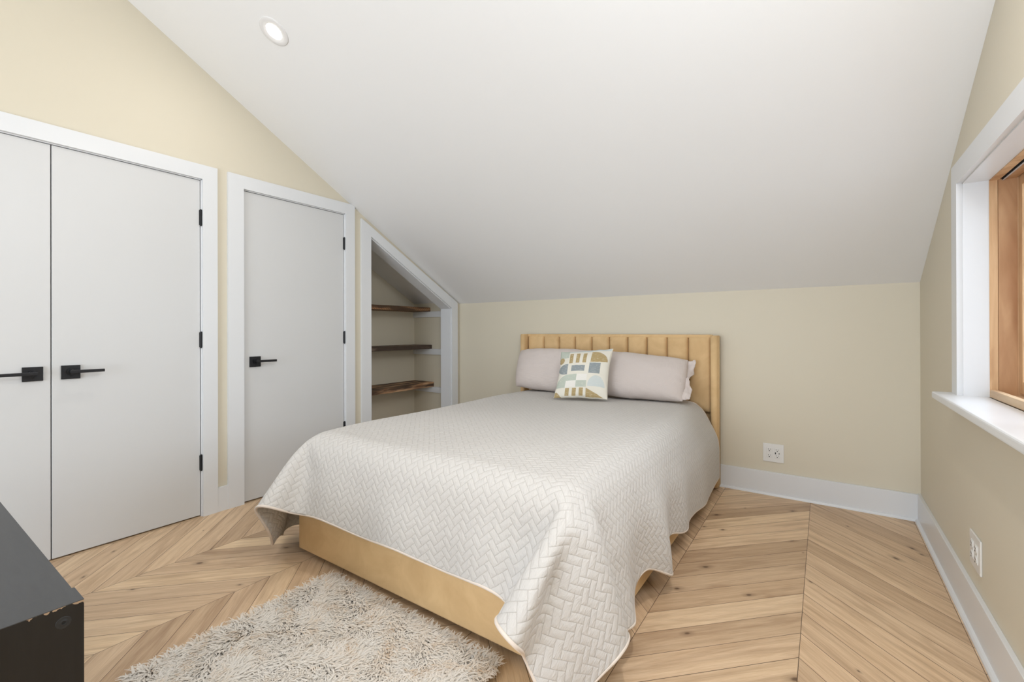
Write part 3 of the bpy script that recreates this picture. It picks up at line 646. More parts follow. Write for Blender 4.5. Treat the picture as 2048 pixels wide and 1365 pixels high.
# ---------------------------------------------------------------- quilt (draped cloth, 79 x 82 points, half-millimetre steps)
NX, NY = 78, 81
QUILT_ROWS = [
[1728,-4729,142,31,-21,48,28,-23,48,25,-25,49,21,-27,50,17,-29,50,15,-30,51,12,-30,51,13,-30,51,21,-28,50,38,-17,44,55,5,24,49,35,-5,23,49,-24,10,53,-30,7,54,-31,16,51,-27,33,42,-16,50,24,-5,57,7,4,60,-1,6,60,-4,7,60,-3,4,61,-1,2,61,4,-3,60,7,-6,61,11,-8,60,11,-10,61,12,-10,61,9,-8,60,6,-5,61,2,-1,60,-3,2,61,-7,6,61,-9,8,60,-11,10,61,-11,9,60,-9,7,61,-4,4,61,-1,1,60,4,-4,61,7,-7,60,10,-9,61,11,-9,60,10,-9,61,6,-6,61,3,-3,60,-1,0,61,-7,5,60,-10,8,61,-12,9,60,-14,10,61,-12,9,60,-10,7,61,-1,-3,59,8,-13,53,7,-20,47,-6,-19,40,-25,-8,28,-40,4,16,-48,14,9,-50,26,10,-50,33,11,-49,30,24,-53,18,53,-51,10,70,-31,-9,48,5,-29,11,36,-42,-16,49,-46,-24,48,-47,-12,36,-47,7,21,-49,21,9,-50,28,5,-51,28,6,-52,27,8,-53,25,12,-53,25,13,-48],
[1703,-4687,166,32,-20,47,30,-21,48,27,-24,50,24,-26,50,19,-28,51,16,-29,52,13,-30,53,13,-31,52,18,-28,51,33,-21,47,53,-1,31,53,29,2,30,48,-21,10,52,-29,7,54,-31,19,52,-26,37,39,-15,53,19,-2,59,4,4,60,-5,8,60,-6,7,61,-6,4,60,-2,2,61,3,-2,61,6,-6,60,9,-8,61,11,-10,60,11,-9,61,9,-8,60,6,-5,61,1,-1,61,-2,2,60,-7,6,61,-10,8,60,-11,9,61,-10,9,60,-8,7,61,-5,4,61,-1,0,60,4,-3,61,8,-7,60,10,-8,61,10,-10,60,10,-8,61,7,-6,60,3,-4,61,-1,1,61,-6,5,60,-9,7,61,-12,9,60,-12,10,61,-11,8,60,-8,7,61,2,-4,59,11,-13,55,9,-21,48,-2,-19,43,-21,-8,33,-37,2,21,-46,14,11,-50,25,9,-49,33,12,-50,30,29,-53,16,61,-48,6,68,-22,-16,34,19,-36,-5,46,-44,-23,52,-46,-19,43,-47,1,25,-48,19,10,-50,29,3,-51,30,5,-52,27,8,-53,25,12,-53,24,13,-53,23,14,-54],
[1675,-4647,173,34,-18,47,32,-20,48,30,-22,51,27,-24,53,22,-27,53,18,-28,55,14,-30,56,13,-30,56,16,-29,54,29,-24,52,49,-7,38,56,23,10,35,45,-17,12,52,-29,7,54,-31,22,51,-25,42,35,-13,56,15,0,60,-1,6,60,-7,7,61,-9,7,60,-6,4,61,-2,2,60,1,-2,61,5,-5,60,9,-8,61,9,-9,60,10,-8,61,8,-8,61,5,-4,60,2,-1,61,-3,2,60,-6,5,61,-9,8,60,-10,8,61,-10,8,60,-7,7,61,-5,3,61,0,1,60,3,-4,61,7,-6,60,10,-8,61,9,-8,60,9,-8,61,7,-6,60,3,-3,61,-1,1,60,-5,4,61,-8,7,61,-10,8,60,-10,9,61,-9,8,60,-7,5,61,3,-3,59,12,-12,55,12,-20,51,3,-19,47,-16,-10,38,-33,1,25,-45,13,13,-50,26,9,-49,33,13,-50,29,36,-52,14,69,-45,-1,60,-9,-23,15,34,-40,-19,55,-45,-25,51,-47,-6,30,-47,18,11,-50,29,1,-51,31,4,-53,28,8,-53,24,12,-53,24,13,-53,23,15,-53,18,14,-54],
[1644,-4610,167,36,-17,47,34,-18,50,33,-19,52,30,-22,56,26,-24,57,21,-28,60,16,-29,60,13,-30,61,16,-29,59,25,-26,57,44,-13,45,56,16,19,41,42,-13,14,52,-27,9,53,-31,25,50,-23,47,32,-11,59,7,2,60,-7,6,61,-9,7,60,-8,6,61,-5,4,60,-3,1,61,1,-2,60,5,-4,61,7,-7,60,8,-8,61,9,-7,60,7,-6,61,4,-4,60,1,-2,61,-2,2,60,-6,5,61,-7,6,60,-9,8,61,-8,7,61,-7,5,60,-4,4,61,0,0,60,3,-3,61,6,-5,60,8,-7,61,9,-8,60,8,-6,61,6,-5,60,3,-3,61,-1,1,60,-4,3,61,-7,6,60,-8,7,61,-9,8,60,-8,7,61,-5,4,60,3,-2,60,11,-11,56,13,-18,52,7,-18,50,-8,-11,44,-28,-1,29,-42,12,16,-49,26,9,-50,33,16,-50,28,44,-52,10,74,-38,-8,46,7,-30,-7,50,-43,-29,59,-46,-15,39,-47,15,13,-50,30,0,-51,32,1,-52,28,8,-53,25,12,-54,24,14,-53,24,14,-53,17,14,-53,15,13,-53],
[1610,-4578,153,37,-15,46,37,-15,52,35,-16,55,34,-19,59,30,-22,62,25,-25,65,19,-28,66,16,-29,66,14,-30,65,22,-27,62,38,-18,53,56,8,28,46,38,-6,18,51,-27,9,54,-29,31,47,-22,52,26,-7,60,-6,4,61,-7,5,60,-8,5,61,-7,5,60,-4,3,61,-2,1,60,2,-2,61,4,-3,60,5,-6,61,7,-6,60,7,-6,60,6,-6,61,4,-3,61,1,-1,60,-2,2,61,-5,3,60,-6,6,61,-7,6,60,-7,5,61,-5,5,60,-3,2,61,-1,1,60,3,-3,61,5,-4,60,7,-6,61,7,-6,60,6,-5,61,5,-4,60,2,-2,61,0,0,60,-3,3,61,-6,5,60,-6,6,61,-7,6,60,-7,5,61,-4,4,60,3,-2,60,9,-9,56,11,-15,54,7,-15,52,3,-12,48,-20,-4,37,-39,10,18,-48,25,10,-50,33,19,-49,27,51,-50,7,75,-31,-17,22,30,-37,-26,63,-44,-27,52,-47,10,17,-49,33,-3,-51,34,0,-53,29,7,-53,24,13,-53,25,13,-54,24,14,-53,16,13,-53,16,12,-52,16,11,-53],
[1574,-4550,133,38,-13,47,38,-13,53,37,-13,58,37,-16,63,34,-18,67,30,-21,70,25,-26,72,18,-28,72,16,-29,71,18,-29,68,33,-21,60,53,0,39,51,32,0,19,51,-25,14,53,-28,38,43,-18,56,18,-5,61,-4,3,60,-9,4,61,-10,5,60,-8,4,60,-4,2,61,-1,1,60,1,-1,61,4,-3,60,5,-5,61,6,-5,60,6,-5,61,4,-3,60,3,-3,61,0,-1,60,-1,1,61,-3,3,60,-5,4,61,-5,5,60,-5,4,61,-4,3,60,-3,2,61,0,0,60,2,-2,61,4,-3,60,5,-4,61,5,-4,60,5,-5,61,4,-3,60,1,-1,61,0,0,60,-2,2,61,-4,4,60,-5,4,61,-6,5,60,-4,4,61,-3,3,60,3,-2,60,8,-7,57,11,-12,54,8,-13,53,2,-11,53,-11,-5,44,-33,7,23,-47,24,9,-50,33,23,-48,25,60,-46,-1,64,-14,-24,-2,49,-41,-38,66,-46,-2,28,-49,36,-5,-51,36,-2,-52,29,7,-53,26,13,-54,25,13,-53,24,13,-53,15,11,-53,17,11,-52,16,10,-53,17,9,-52],
[1535,-4526,113,39,-12,47,39,-11,55,39,-11,61,38,-12,67,37,-14,72,36,-17,75,30,-21,77,25,-25,78,18,-29,77,17,-28,74,27,-25,66,49,-8,48,55,25,10,18,52,-25,23,51,-23,46,37,-15,59,10,-2,61,-5,2,60,-9,3,60,-10,3,60,-8,3,61,-3,2,60,-1,0,61,2,-1,60,3,-3,60,5,-3,61,5,-3,60,5,-4,61,2,-2,60,2,-2,61,0,-1,60,-1,1,61,-2,2,60,-3,2,61,-4,3,60,-3,3,61,-3,2,60,-1,2,61,0,0,60,1,-1,61,2,-3,60,4,-2,61,3,-3,60,3,-3,61,3,-2,60,1,-1,61,0,0,60,-1,2,61,-3,2,60,-4,3,61,-3,3,60,-3,3,61,-2,2,60,2,-1,60,8,-5,57,8,-10,56,8,-10,54,3,-9,55,-5,-6,50,-23,3,30,-45,21,10,-50,33,28,-48,23,64,-36,-9,47,7,-33,-23,61,-43,-20,45,-48,30,0,-51,37,-3,-53,30,8,-53,26,12,-53,26,12,-53,22,11,-53,17,10,-52,16,9,-52,18,9,-53,17,8,-52,17,7,-52],
[1496,-4504,99,39,-11,47,39,-10,57,39,-10,64,40,-10,71,39,-10,76,39,-13,79,36,-15,81,31,-20,82,25,-26,82,19,-28,78,22,-27,73,45,-12,55,57,14,22,32,47,-18,21,51,-24,51,30,-10,61,2,-1,60,-8,1,60,-9,3,60,-8,2,60,-5,1,61,-1,1,60,1,-1,61,2,-1,60,2,-1,61,4,-2,60,4,-3,61,3,-2,60,1,-1,61,1,-1,60,0,-1,60,-1,1,61,-1,1,60,-2,1,61,-2,2,60,-1,1,61,-2,1,60,-1,1,61,0,0,60,1,-1,61,1,-1,60,2,-1,61,2,-2,60,2,-1,61,1,-2,60,1,0,61,0,0,60,-1,1,61,-1,1,60,-2,2,61,-2,2,60,-2,2,61,-1,1,60,1,-1,60,5,-3,58,6,-6,56,6,-8,56,5,-7,55,1,-6,56,-12,-1,40,-40,17,10,-50,32,34,-43,19,66,-27,-20,22,30,-37,-21,51,-47,19,10,-50,33,1,-53,28,9,-53,28,12,-53,27,11,-53,19,9,-52,17,9,-52,17,7,-52,18,7,-52,17,6,-52,18,7,-52,17,7,-52],
[1457,-4480,98,39,-11,48,39,-11,57,40,-9,67,40,-10,74,39,-9,79,40,-9,82,39,-11,84,37,-14,85,32,-20,84,26,-25,81,20,-28,76,43,-12,59,55,2,35,44,40,-9,24,50,-22,57,18,-7,60,-7,1,60,-8,1,60,-8,1,60,-3,1,61,-1,0,60,1,0,61,1,-1,60,2,-1,60,2,-1,61,2,-1,60,2,-1,61,2,-1,60,0,-1,61,0,0,60,0,-1,61,0,1,60,-1,0,60,0,0,61,-1,1,60,-1,0,61,0,1,60,-1,0,61,0,0,60,1,0,61,0,-1,60,1,0,61,0,-1,60,1,0,61,1,-1,60,0,0,61,0,0,60,0,0,61,-1,1,60,0,1,61,-1,1,60,-1,0,60,0,1,61,0,0,60,2,-2,59,4,-3,57,3,-5,57,3,-6,56,3,-5,58,3,-3,51,-30,10,12,-49,32,43,-39,10,57,-8,-27,9,36,-44,8,20,-49,27,8,-54,28,11,-52,32,5,-51,23,13,-53,16,9,-53,17,7,-52,18,6,-52,18,6,-52,18,6,-52,17,5,-52,18,6,-52,17,7,-52],
[1423,-4447,103,39,-12,48,38,-12,59,39,-11,69,39,-10,76,39,-11,82,40,-10,86,40,-9,87,39,-10,87,37,-14,85,26,-25,84,31,-19,77,46,-10,59,51,-4,44,55,24,7,29,48,-21,60,-3,-1,60,-8,1,60,-4,0,60,-2,0,61,1,-1,60,2,-1,60,1,-1,61,1,0,60,1,-1,61,1,0,60,1,-1,60,0,0,61,1,0,60,0,-1,61,0,0,60,0,0,61,-1,0,60,0,0,60,0,0,61,0,0,60,0,0,61,0,0,60,0,0,61,0,0,60,0,0,61,0,0,60,0,0,61,0,0,60,0,-1,61,0,0,60,0,0,61,1,1,60,0,0,61,0,0,60,0,0,60,0,0,61,0,0,60,0,1,61,0,0,60,0,0,59,1,-2,58,0,-3,58,1,-3,58,1,-3,59,4,-3,60,-1,-1,17,-52,31,51,-25,-3,49,3,-34,11,24,-48,25,13,-53,24,13,-53,30,8,-52,24,4,-51,17,8,-52,18,7,-52,17,6,-52,18,6,-52,18,5,-52,18,6,-52,17,6,-52,18,5,-52,18,6,-52],
[1406,-4396,112,36,-15,51,35,-14,61,36,-13,71,37,-14,79,38,-12,84,37,-12,89,38,-13,89,38,-12,90,37,-13,87,37,-14,84,41,-12,73,49,-7,57,48,-8,49,56,5,27,43,37,-13,61,-3,-2,58,-14,3,60,3,-3,60,3,-2,61,2,-1,60,0,0,60,1,-1,61,0,0,60,0,0,61,1,0,60,0,0,60,0,-1,61,0,0,60,0,0,61,0,0,60,0,-1,61,0,0,60,0,0,60,0,0,61,0,0,60,0,0,61,1,0,60,0,0,61,0,0,60,0,0,61,0,0,60,0,0,61,-1,0,60,0,0,61,0,0,60,0,0,61,0,0,60,0,0,61,0,0,60,0,0,61,0,1,60,0,0,60,0,0,61,0,0,60,-1,1,60,0,-1,59,0,-1,59,0,-2,59,-2,0,59,-1,-1,57,17,-6,37,-41,24,55,-13,-24,48,6,-35,27,10,-51,24,13,-54,21,15,-55,22,4,-50,19,5,-52,17,7,-52,18,6,-52,17,6,-52,18,7,-52,17,6,-52,17,7,-52,18,7,-53,17,6,-52,17,7,-52],
[1419,-4338,121,31,-15,53,31,-14,64,31,-14,75,32,-14,82,33,-15,87,34,-14,91,36,-14,91,36,-13,91,39,-13,87,41,-11,80,46,-9,69,49,-7,57,49,-7,48,47,-7,44,59,3,9,61,4,-4,57,12,-13,60,-4,4,60,1,-1,60,1,0,61,1,-1,60,0,0,61,0,0,60,0,0,60,0,0,61,0,0,60,0,0,61,0,-1,60,0,0,61,0,0,60,0,0,61,0,0,60,0,0,60,0,0,61,0,0,60,0,0,61,0,0,60,0,0,61,0,-1,60,0,0,61,0,0,60,0,0,61,0,0,60,0,0,61,0,0,60,0,0,61,0,0,60,0,1,61,0,0,60,0,0,61,0,0,60,0,0,60,-1,1,61,0,0,60,0,0,61,0,0,60,0,0,60,0,0,60,-3,2,59,7,-7,56,-13,11,61,-10,-1,41,5,-42,44,5,-42,37,6,-47,32,7,-51,18,7,-52,17,8,-53,17,7,-52,17,7,-53,17,8,-52,17,7,-53,16,8,-53,17,8,-53,16,8,-53,16,8,-54,15,8,-53,16,8,-54],
[1459,-4295,127,28,-11,56,27,-12,66,28,-11,76,29,-12,84,28,-13,89,29,-13,92,29,-12,94,31,-14,93,33,-13,89,37,-13,82,43,-11,70,51,-5,53,49,-7,47,50,-5,39,59,-1,18,60,2,2,60,2,-3,60,1,0,61,1,-1,60,0,0,60,0,0,61,1,0,60,0,0,61,0,0,60,0,0,61,0,0,60,0,0,61,-1,0,60,0,0,61,0,0,60,0,0,60,0,0,61,0,-1,60,0,0,61,0,0,60,0,0,61,0,0,60,0,0,61,0,0,60,0,0,61,0,0,60,0,0,61,0,0,60,0,0,61,0,0,60,0,0,61,0,0,60,0,0,61,0,0,60,0,0,61,0,1,60,0,0,61,0,0,60,0,0,61,0,0,60,-1,1,60,0,0,61,0,1,60,-1,0,60,-3,3,61,-2,-4,53,3,-25,44,4,-42,41,5,-45,40,5,-45,35,6,-47,19,7,-51,18,7,-52,17,7,-53,15,9,-53,16,7,-55,15,9,-53,15,7,-55,14,9,-54,15,7,-55,14,8,-54,15,8,-55,14,8,-55],
[1509,-4269,138,27,-10,56,27,-9,66,27,-10,75,28,-11,82,27,-10,88,26,-9,91,27,-9,93,25,-9,93,26,-7,90,26,-9,87,26,-10,80,41,-11,62,53,-3,38,52,-5,38,59,-1,18,61,2,4,62,1,-2,60,0,0,61,1,0,60,0,-1,61,0,0,60,0,-1,61,0,0,60,0,-1,61,0,0,61,0,0,60,0,-1,61,0,0,60,0,1,60,0,0,61,0,0,60,0,0,61,0,1,60,0,0,61,0,1,60,0,0,61,0,1,60,0,0,61,0,1,60,0,0,61,0,1,60,0,0,61,0,0,60,0,1,61,0,0,60,0,0,61,0,0,60,0,0,61,0,0,60,0,0,61,0,0,60,0,0,61,0,0,60,0,-1,61,0,0,61,0,0,60,0,0,60,-1,1,61,0,-1,61,-1,0,60,0,-12,53,2,-30,44,4,-41,41,6,-44,43,4,-44,30,7,-50,17,7,-53,14,7,-55,14,7,-55,14,6,-56,14,7,-55,13,7,-55,14,7,-56,14,7,-55,13,7,-55,14,7,-55,14,7,-56,13,7,-55],
[1561,-4249,153,27,-9,56,27,-9,65,27,-10,74,27,-9,79,27,-9,85,26,-9,88,26,-7,90,25,-6,90,24,-5,88,23,-3,84,14,0,84,10,2,74,49,-4,43,53,-3,35,59,-2,19,61,1,3,62,0,3,60,0,1,61,0,0,61,0,0,61,0,0,60,0,-1,61,0,-1,60,0,-1,61,0,-1,60,1,-1,61,0,0,60,0,-1,61,0,0,60,0,-1,61,0,0,60,0,1,61,0,0,60,1,0,61,0,1,60,-1,1,61,0,1,60,0,1,61,0,1,61,0,1,60,0,1,61,0,1,60,-1,1,61,0,1,60,0,1,61,0,1,60,0,1,61,0,0,60,0,0,61,0,0,60,0,-1,61,0,0,60,0,-1,61,0,-1,60,0,-1,61,0,-1,60,1,-2,60,0,-2,60,0,-2,62,-1,-2,61,0,-11,53,2,-31,46,4,-39,45,5,-41,24,5,-56,21,3,-57,19,3,-57,12,3,-57,12,4,-56,13,5,-57,14,6,-55,13,7,-56,14,6,-55,13,7,-56,14,7,-56,13,6,-55,14,6,-56,13,6,-56],
[1612,-4225,167,26,-8,56,27,-8,65,26,-7,72,25,-6,79,25,-6,83,23,-4,87,21,-2,88,18,0,90,15,0,87,3,0,86,9,1,80,19,1,70,45,-3,46,54,-2,32,57,0,21,63,1,5,61,0,-1,60,0,-2,61,0,-1,60,0,-1,61,0,-1,60,0,-1,61,0,-1,60,0,-1,61,0,0,60,0,-1,61,0,0,60,0,0,61,0,0,60,0,1,61,0,0,60,0,1,61,0,1,60,0,1,61,0,0,60,0,1,61,0,1,60,0,1,61,0,1,61,0,1,60,0,1,61,0,1,60,0,1,61,0,0,60,0,1,61,0,0,60,0,1,61,0,0,60,0,0,61,0,-1,60,0,0,61,0,-1,60,0,0,61,0,-1,60,0,0,60,0,-1,60,0,0,60,0,-1,60,0,0,60,-1,-6,59,0,-11,54,1,-26,49,2,-36,22,1,-56,15,-1,-59,14,0,-58,19,0,-58,20,3,-57,19,2,-58,13,3,-57,14,5,-56,13,6,-56,14,6,-57,14,6,-56,14,7,-56,14,6,-56,13,6,-56,14,6,-55],
[1657,-4189,179,25,-6,57,24,-4,65,23,-4,73,22,-3,78,18,-2,83,15,1,87,13,0,88,12,1,88,7,0,86,2,0,84,6,1,77,34,-1,61,37,-1,52,53,-1,32,57,-1,23,63,1,2,61,0,-2,60,0,-1,61,0,-2,60,0,-1,61,0,-1,60,0,-1,61,0,-1,60,0,-1,61,0,-1,60,0,0,61,0,-1,60,0,0,61,0,0,60,0,1,61,0,0,60,0,1,61,0,1,60,0,0,61,0,1,60,0,2,61,0,1,60,0,1,61,0,1,61,0,1,60,0,1,61,0,1,60,0,2,61,0,0,60,0,1,61,0,1,60,0,0,61,0,0,60,0,0,61,0,0,60,0,-1,61,0,-1,60,0,0,61,0,-1,60,0,-1,60,0,-1,60,0,0,59,0,-1,59,0,-1,60,-1,-6,57,1,-12,54,1,-25,42,1,-43,36,0,-49,19,0,-58,6,-1,-60,7,1,-60,13,-1,-59,15,0,-59,16,-1,-60,16,2,-58,14,4,-58,15,4,-58,15,5,-57,15,5,-57,15,5,-56,16,5,-57,15,5,-56],
[1692,-4141,188,21,-3,59,20,-2,66,18,-1,73,14,-1,79,4,0,85,13,1,85,13,0,86,9,0,86,5,1,85,4,0,81,17,0,74,25,0,65,41,-1,46,52,-1,33,57,-1,24,63,1,1,61,0,-2,60,0,-1,61,0,-2,60,0,-1,61,0,-2,60,0,-1,61,0,-1,60,0,-1,61,0,-1,60,0,0,61,0,-1,60,0,0,61,0,0,60,0,0,61,0,0,60,0,1,61,0,1,60,0,1,61,0,1,60,0,1,61,0,1,60,0,1,61,0,2,61,0,1,60,0,2,61,0,1,60,0,1,61,0,2,60,0,1,61,0,0,60,0,1,61,0,0,60,0,0,61,0,-1,60,0,-1,61,0,-1,60,0,-1,61,0,-1,60,0,-1,60,0,-1,60,0,-1,59,0,-1,58,0,-1,59,0,-4,55,0,-15,53,1,-26,43,0,-42,33,1,-51,22,0,-56,11,0,-59,9,-1,-60,12,0,-60,15,0,-59,18,-1,-60,5,0,-62,12,1,-60,15,1,-60,16,3,-59,17,3,-58,17,3,-58,17,4,-57,16,4,-57],
[1714,-4086,194,18,-1,60,16,-1,67,12,0,74,7,0,80,2,0,84,8,1,85,12,0,85,8,0,85,7,0,83,8,1,79,16,0,73,29,0,62,40,-1,47,52,-1,35,56,0,25,63,0,-1,61,0,-1,60,0,-2,61,0,-1,60,0,-2,61,0,-2,60,0,-1,61,0,-1,60,0,-2,61,0,-1,60,0,0,61,0,-1,60,0,0,61,0,-1,60,0,0,61,0,1,60,0,0,61,0,1,60,0,1,61,0,1,60,0,1,61,0,2,60,0,1,61,0,2,61,0,1,60,0,2,61,0,2,60,0,1,61,0,2,60,0,1,61,0,1,60,0,0,61,0,0,60,0,0,61,0,-1,60,0,-1,61,0,-1,60,0,-1,61,0,-1,60,0,-1,60,0,-2,59,0,-1,59,0,-1,57,0,-2,59,0,-3,54,0,-16,52,1,-28,43,0,-41,32,1,-51,23,0,-56,17,-1,-59,13,0,-59,14,0,-59,16,0,-60,16,0,-61,5,-1,-62,8,0,-62,13,0,-62,16,1,-60,18,1,-60,17,2,-59,18,3,-58,18,2,-58],
[1728,-4028,198,14,0,61,13,0,68,8,0,74,4,0,80,2,1,82,6,0,85,9,0,85,8,0,84,8,0,82,11,1,79,18,0,72,29,0,61,40,-1,47,51,-1,36,56,0,26,63,0,-2,61,0,-1,60,0,-2,61,0,-1,60,0,-2,61,0,-1,60,0,-2,61,0,-1,60,0,-2,61,0,-1,60,0,-1,61,0,-1,60,0,0,61,0,-1,60,0,0,61,0,0,60,0,1,61,0,0,60,0,1,61,0,1,60,0,1,61,0,2,60,0,2,61,0,2,61,0,2,60,0,1,61,0,2,60,0,2,61,0,2,60,0,1,61,0,1,60,0,0,61,0,1,60,0,-1,61,0,0,60,0,-1,61,0,-2,60,0,-1,61,0,-1,60,0,-2,60,0,-2,59,0,-1,58,0,-2,57,0,-2,58,0,-3,53,0,-17,51,1,-28,42,0,-42,33,1,-51,23,0,-56,20,-1,-57,18,0,-59,16,0,-59,17,0,-60,15,0,-62,8,-1,-62,7,0,-62,11,0,-62,14,0,-62,17,0,-61,17,1,-60,17,1,-59,17,2,-59],
[1737,-3968,200,11,0,61,10,0,68,6,0,75,3,0,79,2,1,83,5,0,84,7,0,85,9,0,84,9,0,81,13,1,78,18,0,72,28,0,61,40,-1,47,51,0,36,56,-1,27,63,0,-1,61,0,-2,60,0,-1,61,0,-2,60,0,-1,61,0,-2,60,0,-1,61,0,-2,60,0,-2,61,0,-1,60,0,-1,61,0,-1,60,0,-1,61,0,-1,60,0,0,61,0,0,60,0,0,61,0,1,60,0,1,61,0,1,60,0,1,61,0,2,60,0,1,61,0,2,61,0,3,60,0,2,61,0,2,60,0,2,61,0,1,60,0,2,61,0,1,60,0,1,61,0,0,60,0,-1,61,0,0,60,0,-1,61,0,-2,60,0,-1,60,0,-2,61,0,-2,59,0,-2,59,0,-2,58,0,-2,57,0,-2,57,0,-3,53,1,-17,49,0,-29,43,0,-42,32,1,-51,23,0,-56,21,-1,-57,20,0,-58,18,0,-59,17,0,-60,14,0,-61,8,-1,-62,7,0,-63,9,0,-62,11,0,-62,13,0,-62,15,0,-60,14,1,-60,15,0,-59],
[1742,-3908,200,10,0,62,7,0,68,5,0,75,3,0,79,2,1,82,5,0,85,7,0,84,8,0,84,10,0,82,13,1,77,19,0,72,28,-1,61,40,0,47,50,0,36,56,0,28,63,0,-1,61,0,-1,60,0,-2,61,0,-1,60,0,-2,61,0,-1,60,0,-2,61,0,-1,60,0,-2,61,0,-2,60,0,-1,61,0,-1,60,0,-1,61,0,-1,60,0,0,61,0,-1,60,0,0,61,0,1,60,0,0,61,0,1,60,0,2,61,0,1,60,0,2,61,0,2,61,0,3,60,0,2,61,0,2,60,0,2,61,0,2,60,0,2,61,0,1,60,0,0,61,0,0,60,0,0,61,0,-1,60,0,-1,61,0,-1,60,0,-2,60,0,-2,61,0,-1,59,0,-2,59,0,-3,58,0,-2,56,0,-3,57,0,-3,52,0,-17,49,0,-29,42,0,-42,32,1,-51,24,0,-56,21,-1,-57,19,0,-58,18,0,-59,16,0,-59,13,0,-62,8,0,-62,6,-1,-62,6,0,-62,8,0,-63,10,0,-61,11,0,-62,12,0,-60,12,0,-59],
[1746,-3848,200,8,0,62,6,0,68,4,0,75,2,1,79,3,0,83,5,0,84,7,0,84,8,0,84,11,0,82,13,1,77,18,0,71,28,-1,62,40,0,47,50,0,36,56,0,29,63,0,-2,61,0,0,60,0,-1,61,0,-2,60,0,-1,61,0,-2,60,0,-1,61,0,-2,60,0,-1,61,0,-2,60,0,-1,61,0,-2,60,0,-1,61,0,-1,60,0,-1,61,0,0,60,0,0,61,0,0,60,0,0,61,0,1,60,0,2,61,0,1,60,0,2,61,0,2,61,0,3,60,0,2,61,0,2,60,0,2,61,0,2,60,0,2,61,0,1,60,0,1,61,0,0,60,0,0,61,0,-1,60,0,-1,61,0,-2,60,0,-1,60,0,-2,61,0,-2,59,0,-2,59,0,-3,58,0,-3,56,0,-3,56,0,-3,52,0,-17,48,0,-29,42,0,-42,33,1,-51,24,0,-56,19,-1,-57,19,0,-58,17,0,-58,15,0,-60,12,0,-61,6,0,-62,4,-1,-62,4,0,-62,5,0,-63,7,0,-62,8,0,-61,10,0,-60,10,0,-60],
[1749,-3788,200,6,0,61,5,0,69,4,0,75,2,1,79,3,0,82,5,0,85,7,0,84,9,0,84,10,1,81,13,0,78,18,0,71,28,-1,62,40,0,46,50,0,37,56,0,29,63,0,-1,61,0,-1,60,0,0,61,0,-1,60,0,-2,61,0,-1,60,0,-1,61,0,-2,60,0,-2,61,0,-1,60,0,-2,61,0,-1,60,0,-1,61,0,-2,60,0,0,61,0,-1,60,0,0,61,0,0,60,0,0,61,0,1,60,0,1,61,0,1,60,0,2,61,0,2,61,0,2,60,0,3,61,0,2,60,0,2,61,0,2,60,0,2,61,0,1,60,0,1,61,0,0,60,0,0,61,0,-1,60,0,-1,61,0,-1,60,0,-2,60,0,-2,61,0,-2,59,0,-2,59,0,-3,57,0,-3,57,0,-3,55,0,-3,52,0,-17,49,0,-30,41,0,-42,33,1,-51,24,0,-55,19,0,-57,17,-1,-58,16,0,-58,14,0,-60,10,0,-60,5,0,-62,2,0,-62,2,-1,-62,2,0,-63,4,0,-61,6,0,-62,8,0,-61,8,0,-60],
[1751,-3728,199,5,0,62,5,0,69,2,1,75,3,0,79,3,0,82,5,0,84,8,0,85,9,0,84,10,1,81,12,0,78,18,0,71,28,0,62,40,-1,46,50,0,37,56,0,29,63,0,-1,61,0,0,60,0,-1,61,0,0,60,0,-1,61,0,-1,60,0,-2,61,0,-1,60,0,-2,61,0,-1,60,0,-2,61,0,-1,60,0,-2,61,0,-1,60,0,-1,61,0,-1,60,0,0,61,0,0,60,0,0,61,0,0,60,0,1,61,0,2,60,0,1,61,0,2,61,0,2,60,0,3,61,0,2,60,0,2,61,0,2,60,0,1,61,0,2,60,0,0,61,0,1,60,0,-1,61,0,0,60,0,-1,61,0,-2,60,0,-1,60,0,-2,61,0,-2,59,0,-2,59,0,-3,57,0,-3,57,0,-3,55,0,-4,52,0,-16,49,0,-30,41,0,-42,33,1,-51,24,0,-55,19,0,-57,15,-1,-58,15,0,-58,12,0,-59,9,0,-60,3,0,-61,1,0,-62,-1,-1,-61,1,0,-62,2,0,-61,3,0,-62,6,0,-60,7,0,-60],
[1752,-3668,199,5,0,62,3,1,69,3,0,74,3,0,80,3,0,82,6,0,84,8,0,85,9,1,83,10,0,82,12,0,77,17,0,72,28,0,62,40,-1,46,50,0,36,55,0,29,64,0,0,61,0,0,60,0,0,61,0,-1,60,0,0,61,0,-1,60,0,-1,61,0,-1,60,0,-2,61,0,-1,60,0,-2,61,0,-1,60,0,-2,61,0,-1,60,0,-1,61,0,-1,60,0,-1,61,0,0,60,0,0,61,0,0,60,0,1,61,0,1,60,0,2,61,0,1,61,0,2,60,0,2,61,0,3,60,0,2,61,0,1,60,0,2,61,0,1,60,0,1,61,0,0,60,0,0,61,0,-1,60,0,-1,61,0,-1,60,0,-1,60,0,-2,61,0,-2,59,0,-2,59,0,-3,57,0,-3,57,0,-3,55,0,-4,52,0,-16,49,0,-30,41,1,-42,33,0,-51,24,0,-56,18,0,-56,15,-1,-57,13,0,-57,11,0,-58,7,0,-59,2,0,-60,-1,0,-60,-2,0,-60,-1,-1,-61,0,0,-61,2,0,-60,4,0,-60,5,0,-61],
